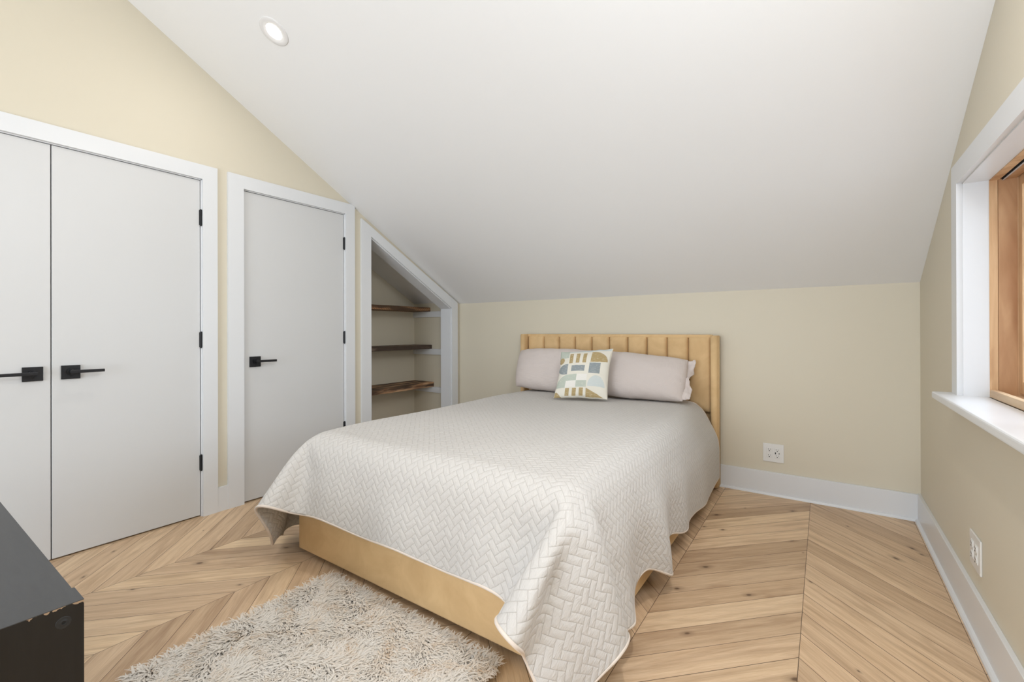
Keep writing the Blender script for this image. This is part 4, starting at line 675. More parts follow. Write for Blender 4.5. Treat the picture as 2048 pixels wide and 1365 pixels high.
[1753,-3608,199,4,1,62,3,0,69,3,0,74,2,0,79,4,0,83,6,0,84,8,0,84,9,1,84,10,0,81,12,0,78,17,0,72,27,0,61,41,-1,47,50,0,36,55,0,28,64,0,1,61,0,0,60,0,0,61,0,0,60,0,0,61,0,-1,60,0,-1,61,0,-1,60,0,-1,61,0,-1,60,0,-2,61,0,-1,60,0,-2,61,0,-1,60,0,-1,61,0,-1,60,0,-1,61,0,0,60,0,-1,61,0,1,60,0,0,61,0,1,60,0,1,61,0,2,61,0,2,60,0,1,61,0,2,60,0,2,61,0,1,60,0,2,61,0,1,60,0,0,61,0,1,60,0,0,61,0,-1,60,0,-1,61,0,-1,60,0,-1,60,0,-1,61,0,-2,59,0,-2,59,0,-3,57,0,-3,57,0,-3,55,0,-4,52,0,-17,49,1,-29,41,0,-43,33,0,-51,24,0,-55,17,0,-56,15,0,-55,12,-1,-56,10,0,-56,7,0,-56,1,0,-58,-1,0,-58,-3,0,-58,-2,-1,-59,-1,0,-59,1,0,-59,3,0,-60,4,0,-60],
[1754,-3547,198,4,0,62,2,0,69,3,0,75,2,0,79,4,0,83,6,0,84,8,1,84,10,0,84,9,0,81,12,0,78,17,0,72,27,0,61,40,0,47,51,0,35,56,-1,28,63,0,1,61,0,1,60,0,0,61,0,0,60,0,0,61,0,0,60,0,-1,61,0,-1,60,0,0,61,0,-2,60,0,-1,61,0,-1,60,0,-1,61,0,-2,60,0,-1,61,0,-1,60,0,-1,61,0,-1,60,0,0,61,0,0,60,0,0,61,0,1,60,0,1,61,0,1,61,0,2,60,0,1,61,0,2,60,0,1,61,0,1,60,0,2,61,0,0,60,0,1,61,0,0,60,0,0,61,0,0,60,0,-1,61,0,-1,60,0,-1,60,0,-1,61,0,-1,59,0,-2,59,0,-3,57,0,-3,57,0,-3,55,0,-4,52,1,-17,49,0,-30,41,0,-42,33,0,-51,24,0,-55,17,0,-55,15,0,-54,13,0,-53,11,-1,-54,7,0,-54,2,0,-55,-1,0,-55,-2,0,-56,-2,0,-56,-1,-1,-57,1,0,-58,2,0,-58,4,0,-60],
[1755,-3487,198,3,0,62,2,0,69,3,0,75,2,0,79,4,0,83,6,1,84,9,0,84,9,0,84,9,0,81,12,0,78,17,0,72,27,0,61,40,0,47,51,0,35,56,0,27,63,-1,2,61,0,1,60,0,0,61,0,1,60,0,0,61,0,0,60,0,-1,61,0,0,60,0,-1,61,0,-1,60,0,-1,61,0,-1,60,0,-2,61,0,-1,60,0,-1,61,0,-1,60,0,-1,61,0,-1,60,0,0,61,0,0,60,0,0,61,0,0,60,0,1,61,0,1,61,0,1,60,0,1,61,0,1,60,0,1,61,0,1,60,0,1,61,0,1,60,0,0,61,0,1,60,0,0,61,0,-1,60,0,0,61,0,-1,60,0,-1,60,0,-1,61,0,-1,59,0,-2,59,0,-2,57,0,-3,57,0,-3,56,1,-4,51,0,-17,49,0,-30,42,0,-42,32,0,-51,24,0,-55,18,0,-54,15,0,-53,15,0,-52,11,0,-52,9,-1,-51,4,0,-53,1,0,-53,-1,0,-53,0,0,-54,0,0,-55,1,-1,-57,2,0,-58,4,0,-60],
[1756,-3427,198,2,0,62,3,0,69,2,0,75,2,0,79,4,1,82,6,0,85,9,0,84,9,0,83,10,0,82,11,0,78,17,0,72,27,0,61,40,0,47,51,0,34,56,0,27,63,0,2,61,0,1,60,0,1,61,0,1,60,0,0,61,0,0,60,0,0,61,0,0,60,0,-1,61,0,-1,60,0,-1,61,0,-1,60,0,-1,61,0,-1,60,0,-1,61,0,-1,60,0,-1,61,0,-1,60,0,0,61,0,-1,60,0,0,61,0,0,60,0,1,61,0,0,61,0,1,60,0,1,61,0,1,60,0,1,61,0,0,60,0,1,61,0,0,60,0,1,61,0,0,60,0,0,61,0,0,60,0,-1,61,0,0,60,0,-1,60,0,0,61,0,-2,59,0,-1,59,0,-2,57,0,-3,57,0,-3,56,0,-4,51,0,-17,49,0,-30,42,0,-42,32,0,-51,24,0,-55,18,0,-54,17,0,-53,15,0,-51,14,0,-51,11,-1,-52,5,0,-51,3,0,-53,2,0,-53,1,0,-53,1,0,-55,2,0,-56,3,-1,-58,3,0,-60],
[1756,-3367,198,3,0,62,2,0,69,2,0,75,2,1,79,4,0,82,6,0,84,9,0,85,9,0,83,10,0,82,11,0,78,17,0,72,27,0,61,40,0,47,51,0,34,56,0,26,63,0,2,61,0,1,60,0,2,61,0,0,60,0,1,61,0,0,60,0,1,61,0,-1,60,0,0,61,0,0,60,0,-1,61,0,-1,60,0,-1,61,0,-1,60,0,-1,61,0,-1,60,0,-1,61,0,-1,60,0,-1,61,0,0,60,0,-1,61,0,0,60,0,0,61,0,1,61,0,0,60,0,1,61,0,0,60,0,1,61,0,0,60,0,1,61,0,0,60,0,0,61,0,0,60,0,0,61,0,0,60,0,0,61,0,0,60,0,-1,60,0,0,61,0,-1,59,0,-1,59,0,-2,57,0,-3,57,0,-3,56,0,-4,51,0,-17,49,0,-30,42,0,-42,32,0,-51,24,0,-55,19,0,-55,18,0,-53,17,0,-53,15,0,-53,13,0,-52,8,-1,-54,5,0,-54,4,0,-54,3,0,-55,3,0,-56,3,0,-58,3,0,-58,2,-1,-60],
[1757,-3307,198,2,0,62,2,0,69,2,1,75,2,0,79,4,0,82,6,0,84,9,0,85,9,0,83,10,0,82,11,0,78,17,0,71,27,0,62,40,0,47,51,0,33,56,0,26,63,0,2,61,0,2,60,0,1,61,0,1,60,0,1,61,0,1,60,0,0,61,0,0,60,0,0,61,0,0,60,0,-1,61,0,-1,60,0,-1,61,0,-1,60,0,-1,61,0,-1,60,0,-1,61,0,-1,60,0,-1,61,0,0,60,0,-1,61,0,0,60,0,0,61,0,0,61,0,0,60,0,0,61,0,1,60,0,0,61,0,0,60,0,0,61,0,0,60,0,1,61,0,0,60,0,0,61,0,0,60,0,0,61,0,0,60,0,-1,60,0,0,61,0,-1,59,0,-1,59,0,-1,57,0,-3,57,0,-3,56,0,-4,52,0,-17,48,0,-30,42,0,-42,32,0,-51,24,0,-56,20,0,-55,19,0,-55,19,0,-55,18,0,-56,16,0,-56,11,0,-56,8,-1,-58,7,0,-57,5,0,-58,5,0,-59,5,0,-59,3,0,-59,2,0,-60],
[1757,-3247,198,2,0,62,2,1,69,2,0,74,2,0,80,4,0,82,6,0,84,9,0,85,9,0,83,10,0,82,11,0,77,16,0,72,28,0,62,40,0,47,51,0,33,56,0,24,63,0,3,61,0,2,60,0,2,61,0,1,60,0,1,61,0,1,60,0,0,61,0,1,60,0,0,61,0,-1,60,0,0,61,0,-1,60,0,-1,61,0,0,60,0,-1,61,0,-2,60,0,-1,61,0,-1,60,0,0,61,0,-1,60,0,-1,61,0,0,60,0,-1,61,0,0,61,0,0,60,0,0,61,0,0,60,0,0,61,0,0,60,0,0,61,0,0,60,0,0,61,0,0,60,0,0,61,0,0,60,0,1,61,0,0,60,0,0,60,0,-1,61,0,0,59,0,-1,59,0,-1,57,0,-3,57,0,-3,56,0,-4,52,0,-17,48,0,-30,42,0,-42,32,0,-51,24,0,-56,21,0,-57,21,0,-57,22,0,-58,21,0,-58,19,0,-60,14,0,-61,12,0,-61,9,-1,-61,9,0,-62,8,0,-61,6,0,-61,4,0,-61,2,0,-61],
[1758,-3186,198,1,0,62,2,0,69,2,0,74,2,0,80,4,0,82,7,0,84,8,0,85,9,0,83,10,0,82,11,0,77,16,0,72,28,0,62,40,0,47,51,0,32,56,0,24,63,0,3,61,0,2,60,0,2,61,0,2,60,0,1,61,0,1,60,0,1,61,0,0,60,0,0,61,0,0,60,0,0,61,0,-1,60,0,-1,61,0,-1,60,0,-1,61,0,-1,60,0,-1,61,0,-1,60,0,-1,61,0,-1,60,0,0,61,0,-1,60,0,-1,61,0,0,61,0,0,60,0,-1,61,0,0,60,0,0,61,0,0,60,0,0,61,0,0,60,0,0,61,0,0,60,0,0,61,0,0,60,0,1,61,0,0,60,0,0,60,0,0,61,0,0,59,0,-1,59,0,-1,57,0,-2,57,0,-4,56,0,-4,52,0,-17,48,0,-30,42,0,-42,32,0,-51,24,0,-56,22,0,-58,22,0,-60,24,0,-60,24,0,-62,22,0,-64,17,0,-64,15,0,-66,13,0,-65,11,-1,-65,10,0,-64,7,0,-63,5,0,-62,3,0,-61],
[1758,-3126,197,2,0,63,1,0,69,2,0,74,3,0,80,3,0,82,7,0,84,8,0,84,9,0,84,10,0,82,11,0,77,16,0,72,28,0,62,40,0,47,51,0,32,56,0,23,63,0,4,61,0,2,60,0,2,61,0,1,60,0,2,61,0,1,60,0,1,61,0,0,60,0,1,61,0,0,60,0,-1,61,0,0,60,0,-1,61,0,-1,60,0,-1,61,0,-1,60,0,-1,61,0,-1,60,0,-1,61,0,-1,60,0,-1,61,0,-1,60,0,-1,61,0,0,61,0,-1,60,0,0,61,0,-1,60,0,0,61,0,0,60,0,0,61,0,0,60,0,0,61,0,0,60,0,0,61,0,1,60,0,0,61,0,0,60,0,1,60,0,0,61,0,0,59,0,-1,59,0,-1,57,0,-2,57,0,-3,56,0,-5,52,0,-17,48,0,-30,42,0,-42,32,0,-51,24,0,-56,22,0,-59,23,0,-62,25,0,-63,25,0,-64,24,0,-67,18,0,-68,16,0,-69,15,0,-68,12,0,-68,11,-1,-66,8,0,-66,5,0,-63,2,0,-61],
[1758,-3066,197,2,0,63,2,0,69,1,0,74,3,0,80,3,0,82,7,0,84,8,0,84,9,0,84,10,0,81,11,0,78,16,0,72,28,0,62,40,0,46,51,0,32,56,0,23,63,0,4,61,0,2,60,0,2,61,0,2,60,0,2,61,0,1,60,0,1,61,0,1,60,0,0,61,0,0,60,0,0,61,0,-1,60,0,-1,61,0,0,60,0,-1,61,0,-2,60,0,-1,61,0,-1,60,0,-1,61,0,-1,60,0,-1,61,0,-1,60,0,-1,61,0,-1,61,0,-1,60,0,0,61,0,-1,60,0,0,61,0,0,60,0,0,61,0,0,60,0,0,61,0,0,60,0,1,61,0,0,60,0,1,61,0,0,60,0,1,60,0,0,61,0,0,59,0,-1,59,0,-1,57,0,-2,57,0,-3,56,0,-5,52,0,-17,48,0,-30,42,0,-42,32,0,-52,24,0,-56,22,0,-59,23,0,-62,24,0,-64,24,0,-66,23,0,-68,17,0,-70,15,0,-70,14,0,-70,11,0,-69,10,0,-68,8,0,-66,5,-1,-64,2,0,-61],
[1759,-3006,197,1,0,63,2,0,69,2,0,74,2,0,80,3,0,82,7,0,84,8,0,84,10,1,84,9,0,81,11,0,78,16,0,72,27,0,62,41,-1,47,51,0,31,56,0,22,63,0,4,61,0,2,60,0,3,61,0,2,60,0,1,61,0,2,60,0,1,61,0,1,60,0,0,61,0,0,60,0,0,61,0,-1,60,0,0,61,0,-1,60,0,-1,61,0,-2,60,0,-1,61,0,-1,60,0,-1,61,0,-2,60,0,-1,61,0,-1,60,0,-1,61,0,-1,61,0,0,60,0,-1,61,0,-1,60,0,0,61,0,0,60,0,0,61,0,0,60,0,0,61,0,1,60,0,0,61,0,1,60,0,1,61,0,0,60,0,1,60,0,0,61,0,0,59,0,0,59,0,-2,57,0,-2,57,0,-3,56,1,-4,52,-1,-18,49,0,-30,41,0,-42,32,0,-52,24,0,-56,20,0,-59,22,0,-61,22,0,-64,22,0,-66,20,0,-67,15,0,-69,12,0,-69,11,0,-69,9,0,-69,8,0,-67,6,0,-66,4,0,-63,1,-1,-61],
[1759,-2946,197,1,0,63,2,0,69,2,0,74,2,0,80,3,0,82,7,1,84,9,0,84,9,0,84,9,0,81,11,0,78,16,0,72,27,0,62,41,0,47,51,0,31,56,0,21,63,0,4,61,0,3,60,0,2,61,0,2,60,0,2,61,0,1,60,0,2,61,0,0,60,0,1,61,0,0,60,0,0,61,0,-1,60,0,-1,61,0,-1,60,0,-1,61,0,-1,60,0,-1,61,0,-2,60,0,-1,61,0,-1,60,0,-1,61,0,-1,60,0,-1,61,0,-1,61,0,-1,60,0,-1,61,0,0,60,0,-1,61,0,0,60,0,0,61,0,0,60,0,1,61,0,1,60,0,0,61,0,1,60,0,1,61,0,1,60,0,0,60,0,1,61,0,0,59,0,-1,59,0,-1,57,0,-2,57,0,-3,56,0,-5,52,0,-18,49,0,-30,41,0,-42,32,0,-52,24,0,-56,19,0,-58,20,0,-61,20,-1,-61,19,0,-64,16,0,-65,12,0,-67,9,0,-67,7,0,-67,6,0,-66,5,0,-66,5,0,-64,2,0,-63,1,0,-61],
[1759,-2886,197,2,0,63,1,0,68,2,0,75,2,1,80,3,0,82,7,0,84,9,0,84,9,0,84,10,0,81,10,0,78,16,0,72,27,0,62,41,0,47,51,0,31,56,0,20,63,0,5,61,0,2,60,0,3,61,0,2,60,0,2,61,0,1,60,0,1,61,0,1,60,0,0,61,0,0,60,0,0,61,0,0,60,0,-1,61,0,-1,60,0,-2,61,0,-1,60,0,-1,61,0,-2,60,0,-1,61,0,-1,60,0,-1,61,0,-1,60,0,-1,61,0,-1,61,0,-1,60,0,-1,61,0,0,60,0,0,61,0,0,60,0,0,61,0,0,60,0,1,61,0,1,60,0,1,61,0,0,60,0,1,61,0,1,60,0,1,60,0,0,61,0,0,59,0,-1,59,0,-1,57,0,-2,57,0,-3,56,0,-5,52,0,-18,49,0,-30,42,0,-42,31,0,-52,23,0,-56,19,0,-57,18,0,-59,18,0,-61,16,0,-61,14,-1,-63,9,0,-64,5,0,-64,5,0,-65,4,0,-64,3,0,-64,2,0,-62,2,0,-62,1,0,-61],
[1760,-2825,197,1,0,63,1,0,68,2,0,75,2,0,80,3,0,82,7,0,84,9,0,84,9,0,84,10,0,81,11,0,78,15,0,72,27,0,62,41,0,47,51,0,31,56,0,20,63,0,5,61,0,2,60,0,2,61,0,2,60,0,2,61,0,2,60,0,1,61,0,0,60,0,1,61,0,0,60,0,-1,61,0,0,60,0,-1,61,0,-1,60,0,-2,61,0,-1,60,0,-1,61,0,-2,60,0,-1,61,0,-1,60,0,-1,61,0,-2,60,0,0,61,0,-1,61,0,-1,60,0,0,61,0,-1,60,0,0,61,0,0,60,0,1,61,0,0,60,0,1,61,0,1,60,0,1,61,0,1,60,0,1,61,0,1,60,0,0,60,0,1,61,0,0,59,0,-1,59,0,-1,57,0,-3,57,0,-3,56,0,-4,52,0,-19,49,0,-30,42,0,-42,31,0,-52,23,0,-56,18,0,-57,17,0,-58,16,0,-58,15,0,-60,11,0,-61,7,-1,-61,3,0,-63,2,0,-62,2,0,-63,1,0,-62,1,0,-61,1,0,-62,1,0,-60],
[1760,-2765,197,1,0,63,1,0,68,2,0,75,2,0,80,3,0,82,7,0,84,9,0,84,9,0,84,10,0,81,11,0,78,15,0,72,27,0,62,41,0,47,51,0,31,56,0,20,63,0,4,61,0,3,60,0,2,61,0,2,60,0,2,61,0,1,60,0,1,61,0,1,60,0,0,61,0,0,60,0,-1,61,0,-1,60,0,-1,61,0,-1,60,0,-1,61,0,-1,60,0,-2,61,0,-1,60,0,-1,61,0,-2,60,0,-1,61,0,-1,60,0,0,61,0,-1,61,0,-1,60,0,0,61,0,0,60,0,0,61,0,1,60,0,0,61,0,1,60,0,1,61,0,1,60,0,1,61,0,1,60,0,1,61,0,1,60,0,0,60,0,0,61,0,0,59,0,-1,59,0,-1,57,0,-2,57,0,-4,56,0,-4,52,0,-19,49,0,-30,42,0,-42,31,0,-52,23,0,-56,17,0,-56,16,0,-57,15,0,-57,13,0,-58,9,0,-59,4,0,-59,2,0,-61,0,-1,-60,0,0,-61,0,0,-60,0,0,-61,0,0,-61,0,0,-60],
[1760,-2705,197,1,0,63,1,0,68,2,0,75,2,0,80,3,0,82,7,0,84,9,0,84,9,0,84,10,0,81,11,0,78,15,0,72,27,0,62,41,0,47,51,0,31,56,0,20,63,0,5,61,0,2,60,0,2,61,0,1,60,0,2,61,0,1,60,0,1,61,0,1,60,0,0,61,0,-1,60,0,0,61,0,-1,60,0,-1,61,0,-1,60,0,-2,61,0,-1,60,0,-1,61,0,-2,60,0,-1,61,0,-1,60,0,-1,61,0,-1,60,0,0,61,0,-1,61,0,0,60,0,0,61,0,0,60,0,0,61,0,1,60,0,1,61,0,1,60,0,1,61,0,1,60,0,1,61,0,1,60,0,1,61,0,0,60,0,1,60,0,0,61,0,-1,59,0,0,59,0,-2,57,0,-2,57,0,-3,56,0,-5,52,0,-19,49,0,-30,42,0,-42,31,0,-52,23,0,-56,16,0,-56,15,0,-55,14,0,-56,11,0,-55,8,0,-57,2,0,-58,0,0,-58,-2,0,-58,-1,0,-59,-2,-1,-59,-1,0,-59,-1,0,-60,1,0,-60],
[1760,-2645,197,1,0,63,2,0,68,1,0,75,2,0,80,3,0,82,7,0,84,9,0,84,9,0,84,10,0,81,11,0,78,15,0,72,27,0,62,41,0,47,51,0,31,57,0,20,62,0,5,61,0,2,60,0,1,61,0,2,60,0,1,61,0,1,60,0,1,61,0,0,60,0,0,61,0,0,60,0,-1,61,0,-1,60,0,-1,61,0,-1,60,0,-2,61,0,-1,60,0,-1,61,0,-1,60,0,-1,61,0,-1,60,0,-1,61,0,-1,60,0,0,61,0,0,61,0,0,60,0,0,61,0,0,60,0,1,61,0,0,60,0,1,61,0,1,60,0,2,61,0,1,60,0,1,61,0,1,60,0,1,61,0,0,60,0,0,60,0,0,61,0,0,59,0,-1,59,0,-2,57,0,-2,57,0,-3,56,0,-5,52,0,-19,49,0,-30,42,0,-42,31,0,-52,23,0,-55,16,0,-56,15,0,-54,13,0,-55,11,0,-54,8,0,-55,1,0,-55,-1,0,-56,-2,0,-57,-2,0,-57,-2,0,-58,-1,0,-58,-1,0,-59,0,-1,-60],
[1761,-2585,197,1,0,63,1,0,69,1,0,74,2,0,80,3,0,82,7,0,84,9,0,84,9,0,84,10,0,81,11,0,78,15,0,72,27,0,62,41,0,47,51,0,31,57,0,20,62,0,5,61,0,1,60,0,2,61,0,1,60,0,1,61,0,1,60,0,0,61,0,0,60,0,0,61,0,0,60,0,-1,61,0,-1,60,0,-1,61,0,-1,60,0,-2,61,0,-1,60,0,-1,61,0,-1,60,0,-1,61,0,0,60,0,-1,61,0,0,60,0,0,61,0,0,61,0,0,60,0,0,61,0,1,60,0,0,61,0,1,60,0,1,61,0,1,60,0,2,61,0,1,60,0,1,61,0,1,60,0,0,61,0,1,60,0,0,60,0,-1,61,0,0,59,0,-1,59,0,-2,57,0,-2,57,0,-3,57,0,-5,52,0,-19,48,0,-30,42,0,-42,31,0,-52,23,0,-56,17,0,-55,15,0,-54,14,0,-54,12,0,-54,9,0,-54,3,0,-55,0,0,-56,-1,0,-56,-1,0,-57,-1,0,-57,0,0,-58,-1,0,-59,1,0,-60],
[1761,-2525,197,1,0,63,1,0,69,1,0,74,2,0,80,4,0,82,6,0,84,9,0,84,9,0,84,10,0,81,11,0,78,15,0,72,27,0,62,41,0,47,51,0,31,57,0,21,62,0,4,61,0,1,60,0,1,61,0,1,60,0,1,61,0,1,60,0,0,61,0,0,60,0,-1,61,0,0,60,0,-1,61,0,-1,60,0,-1,61,0,-1,60,0,-1,61,0,-1,60,0,-1,61,0,-1,60,0,-1,61,0,0,60,0,-1,61,0,0,60,0,0,61,0,1,61,0,0,60,0,1,61,0,0,60,0,1,61,0,1,60,0,1,61,0,1,60,0,2,61,0,1,60,0,1,61,0,0,60,0,1,61,0,0,60,0,0,60,0,0,61,0,-1,59,0,-1,59,0,-2,57,0,-2,57,0,-3,57,0,-5,52,0,-19,48,0,-29,42,0,-43,31,0,-52,23,0,-56,17,0,-55,16,0,-55,16,0,-55,14,0,-55,11,0,-56,4,0,-56,3,0,-57,1,0,-57,0,0,-58,1,0,-58,0,0,-59,0,0,-60,1,0,-60],
[1761,-2465,197,1,0,63,1,0,69,1,0,74,2,0,80,4,0,82,6,0,84,9,1,84,9,0,84,10,0,81,11,0,78,16,0,72,26,0,63,41,0,46,51,0,32,57,0,20,62,0,5,61,0,0,60,0,1,61,0,0,60,0,1,61,0,0,60,0,0,61,0,0,60,0,-1,61,0,-1,60,0,-1,61,0,0,60,0,-1,61,0,-1,60,0,-1,61,0,-1,60,0,-1,61,0,0,60,0,-1,61,0,0,60,0,0,61,0,0,60,0,0,61,0,1,61,0,0,60,0,1,61,0,1,60,0,1,61,0,1,60,0,1,61,0,2,60,0,1,61,0,1,60,0,0,61,0,1,60,0,0,61,0,0,60,0,0,60,0,0,61,0,-1,59,0,-1,59,0,-2,57,0,-2,57,0,-3,57,0,-4,52,0,-19,48,0,-30,42,-1,-43,31,0,-52,23,0,-56,18,0,-56,17,0,-56,17,0,-56,15,0,-57,13,0,-58,6,0,-58,4,0,-60,3,0,-59,2,0,-59,2,0,-60,1,0,-60,1,0,-60,1,0,-61],
[1761,-2405,197,1,0,63,1,1,69,1,0,74,2,0,80,4,0,82,6,0,84,9,0,84,9,0,84,10,0,81,11,0,78,16,0,73,26,0,62,41,0,46,51,0,32,57,0,21,62,0,4,61,0,0,60,0,0,61,0,1,60,0,0,61,0,-1,60,0,0,61,0,0,60,0,-1,61,0,-1,60,0,-1,61,0,-1,60,0,0,61,0,-1,60,0,-1,61,0,-1,60,0,0,61,0,0,60,0,0,61,0,0,60,0,0,61,0,0,60,0,1,61,0,0,61,0,1,60,0,1,61,0,1,60,0,1,61,0,1,60,0,1,61,0,2,60,0,1,61,0,0,60,0,1,61,0,0,60,0,1,61,0,-1,60,0,0,60,0,-1,61,0,0,59,0,-2,59,0,-1,57,0,-3,57,0,-2,57,0,-4,52,0,-19,49,0,-30,41,0,-43,31,0,-52,23,0,-56,18,0,-57,18,0,-57,18,-1,-57,17,0,-59,14,0,-59,9,0,-60,5,0,-61,5,0,-61,3,0,-61,3,0,-62,2,0,-61,2,0,-60,0,0,-61],
[1762,-2344,197,0,0,63,1,0,69,1,0,74,2,0,80,4,0,82,6,0,84,9,0,84,10,0,84,9,0,81,11,0,78,16,0,73,26,0,62,41,0,46,51,0,32,57,0,22,62,0,3,61,0,0,60,0,0,61,0,0,60,0,-1,61,0,0,60,0,-1,61,0,0,60,0,-1,61,0,-1,60,0,-1,61,0,-1,60,0,0,61,0,-1,60,0,0,61,0,-1,60,0,0,61,0,0,60,0,0,61,0,0,60,0,1,61,0,0,60,0,1,61,0,1,61,0,1,60,0,1,61,0,1,60,0,1,61,0,1,60,0,1,61,0,2,60,0,0,61,0,1,60,0,1,61,0,0,60,0,0,61,0,-1,60,0,0,60,0,-1,61,0,-1,59,0,-1,59,0,-2,57,0,-2,57,0,-2,57,0,-4,52,0,-19,49,0,-30,41,0,-43,31,0,-52,23,0,-56,19,0,-57,19,0,-58,19,0,-58,18,0,-59,15,0,-60,10,-1,-62,7,0,-62,6,0,-62,5,0,-62,3,0,-62,3,0,-61,2,0,-61,1,0,-61],
[1762,-2284,197,1,0,63,0,0,69,2,0,74,1,0,80,4,0,82,6,0,84,9,0,84,10,0,84,9,0,81,11,0,78,16,0,73,27,0,62,40,0,46,51,0,33,57,0,21,62,0,3,61,0,0,60,0,-1,61,0,0,60,0,-1,61,0,-1,60,0,-1,61,0,0,60,0,-1,61,0,-1,60,0,-1,61,0,0,60,0,-1,61,0,0,60,0,-1,61,0,0,60,0,0,61,0,0,60,0,1,61,0,0,60,0,1,61,0,1,60,0,1,61,0,1,61,0,1,60,0,1,61,0,1,60,0,1,61,0,1,60,0,1,61,0,1,60,0,1,61,0,1,60,0,0,61,0,0,60,0,0,61,0,-1,60,0,0,60,0,-1,61,0,-1,59,0,-1,59,0,-2,57,0,-2,57,0,-2,57,0,-3,52,0,-20,49,0,-30,41,0,-43,31,0,-52,23,0,-56,19,0,-57,19,0,-58,20,0,-59,18,0,-59,16,0,-61,11,0,-62,8,0,-62,6,0,-63,5,-1,-62,4,0,-62,4,0,-62,2,0,-61,1,0,-61],
[1762,-2224,197,1,0,63,1,0,69,1,0,74,1,0,80,4,0,82,6,0,84,9,0,84,10,0,84,9,0,81,11,0,78,16,0,73,27,0,62,40,0,46,51,0,33,57,0,22,62,0,3,61,0,-1,60,0,-1,61,0,-1,60,0,-1,61,0,-1,60,0,-1,61,0,-1,60,0,-1,61,0,-1,60,0,0,61,0,-1,60,0,0,61,0,-1,60,0,0,61,0,0,60,0,1,61,0,0,60,0,1,61,0,0,60,0,1,61,0,1,60,0,1,61,0,1,61,0,2,60,0,1,61,0,1,60,0,1,61,0,1,60,0,1,61,0,1,60,0,1,61,0,0,60,0,0,61,0,0,60,0,0,61,0,-1,60,0,0,60,0,-1,61,0,-1,59,0,-2,59,0,-1,57,0,-2,57,0,-2,57,0,-3,52,0,-20,49,0,-30,41,0,-43,31,0,-52,23,0,-56,19,0,-57,19,0,-58,19,0,-59,18,0,-60,16,0,-61,10,0,-62,7,0,-62,6,0,-63,4,0,-62,4,0,-63,3,0,-61,2,0,-62,1,-1,-60],
[1762,-2164,197,1,0,63,1,0,69,1,0,74,1,0,80,4,0,82,6,0,84,9,0,84,10,0,84,9,0,81,11,0,78,16,0,73,27,0,62,40,0,46,51,0,33,57,0,22,62,0,3,61,0,-1,60,0,-1,61,0,-2,60,0,-1,61,0,-1,60,0,-1,61,0,-1,60,0,-1,61,0,-1,60,0,-1,61,0,0,60,0,0,61,0,0,60,0,0,61,0,0,60,0,0,61,0,1,60,0,1,61,0,1,60,0,1,61,0,1,60,0,1,61,0,1,61,0,1,60,0,2,61,0,1,60,0,1,61,0,1,60,0,1,61,0,1,60,0,0,61,0,1,60,0,0,61,0,-1,60,0,0,61,0,-1,60,0,-1,60,0,-1,61,0,-1,59,0,-1,59,0,-1,57,0,-2,57,0,-2,57,0,-3,52,0,-20,49,0,-30,41,0,-43,31,0,-52,23,0,-56,18,0,-57,19,0,-58,18,0,-59,17,0,-60,14,0,-61,9,0,-62,6,0,-63,4,0,-62,4,0,-63,3,0,-62,2,0,-62,1,0,-62,1,0,-60],
[1762,-2104,197,1,0,63,1,0,69,1,0,74,1,0,80,4,0,82,6,0,84,9,0,84,10,0,84,9,0,81,11,0,78,16,0,73,27,0,62,40,0,46,51,0,33,57,0,23,62,0,3,61,0,-2,60,0,-2,61,0,-1,60,0,-2,61,0,-1,60,0,-1,61,0,-1,60,0,-1,61,0,-1,60,0,-1,61,0,0,60,0,0,61,0,0,60,0,0,61,0,1,60,0,0,61,0,1,60,0,1,61,0,1,60,0,1,61,0,1,60,0,2,61,0,1,61,0,1,60,0,2,61,0,1,60,0,1,61,0,1,60,0,1,61,0,1,60,0,0,61,0,0,60,0,0,61,0,0,60,0,-1,61,0,-1,60,0,-1,60,0,-1,61,0,-1,59,0,-1,59,0,-2,57,0,-1,57,0,-2,57,0,-3,52,0,-20,49,0,-30,41,0,-43,31,0,-52,23,0,-56,18,0,-57,17,0,-58,17,0,-59,16,0,-60,13,0,-61,7,0,-63,4,0,-62,3,0,-63,3,0,-63,2,0,-62,1,0,-62,1,0,-62,0,0,-60],
[1762,-2044,197,1,0,63,1,0,69,1,0,74,1,0,80,4,0,82,6,0,84,9,0,84,10,0,84,9,0,81,11,0,78,16,0,73,27,0,62,40,0,46,51,0,34,57,0,23,62,0,2,61,0,-2,60,0,-1,61,0,-2,60,0,-2,61,0,-1,60,0,-2,61,0,-1,60,0,-1,61,0,-1,60,0,0,61,0,-1,60,0,0,61,0,1,60,0,0,61,0,0,60,0,1,61,0,1,60,0,1,61,0,1,60,0,2,61,0,1,60,0,1,61,0,2,61,0,1,60,0,2,61,0,1,60,0,1,61,0,1,60,0,1,61,0,1,60,0,0,61,0,0,60,0,-1,61,0,0,60,0,-1,61,0,-1,60,0,-1,60,0,-1,61,0,-1,59,0,-2,59,0,-1,57,0,-2,57,0,-2,57,0,-2,52,0,-20,49,0,-30,41,0,-43,31,0,-52,23,0,-56,17,0,-58,17,0,-58,17,0,-59,15,0,-60,11,0,-61,6,0,-62,3,0,-63,2,0,-63,2,0,-63,1,0,-63,0,0,-62,1,0,-61,0,0,-61],
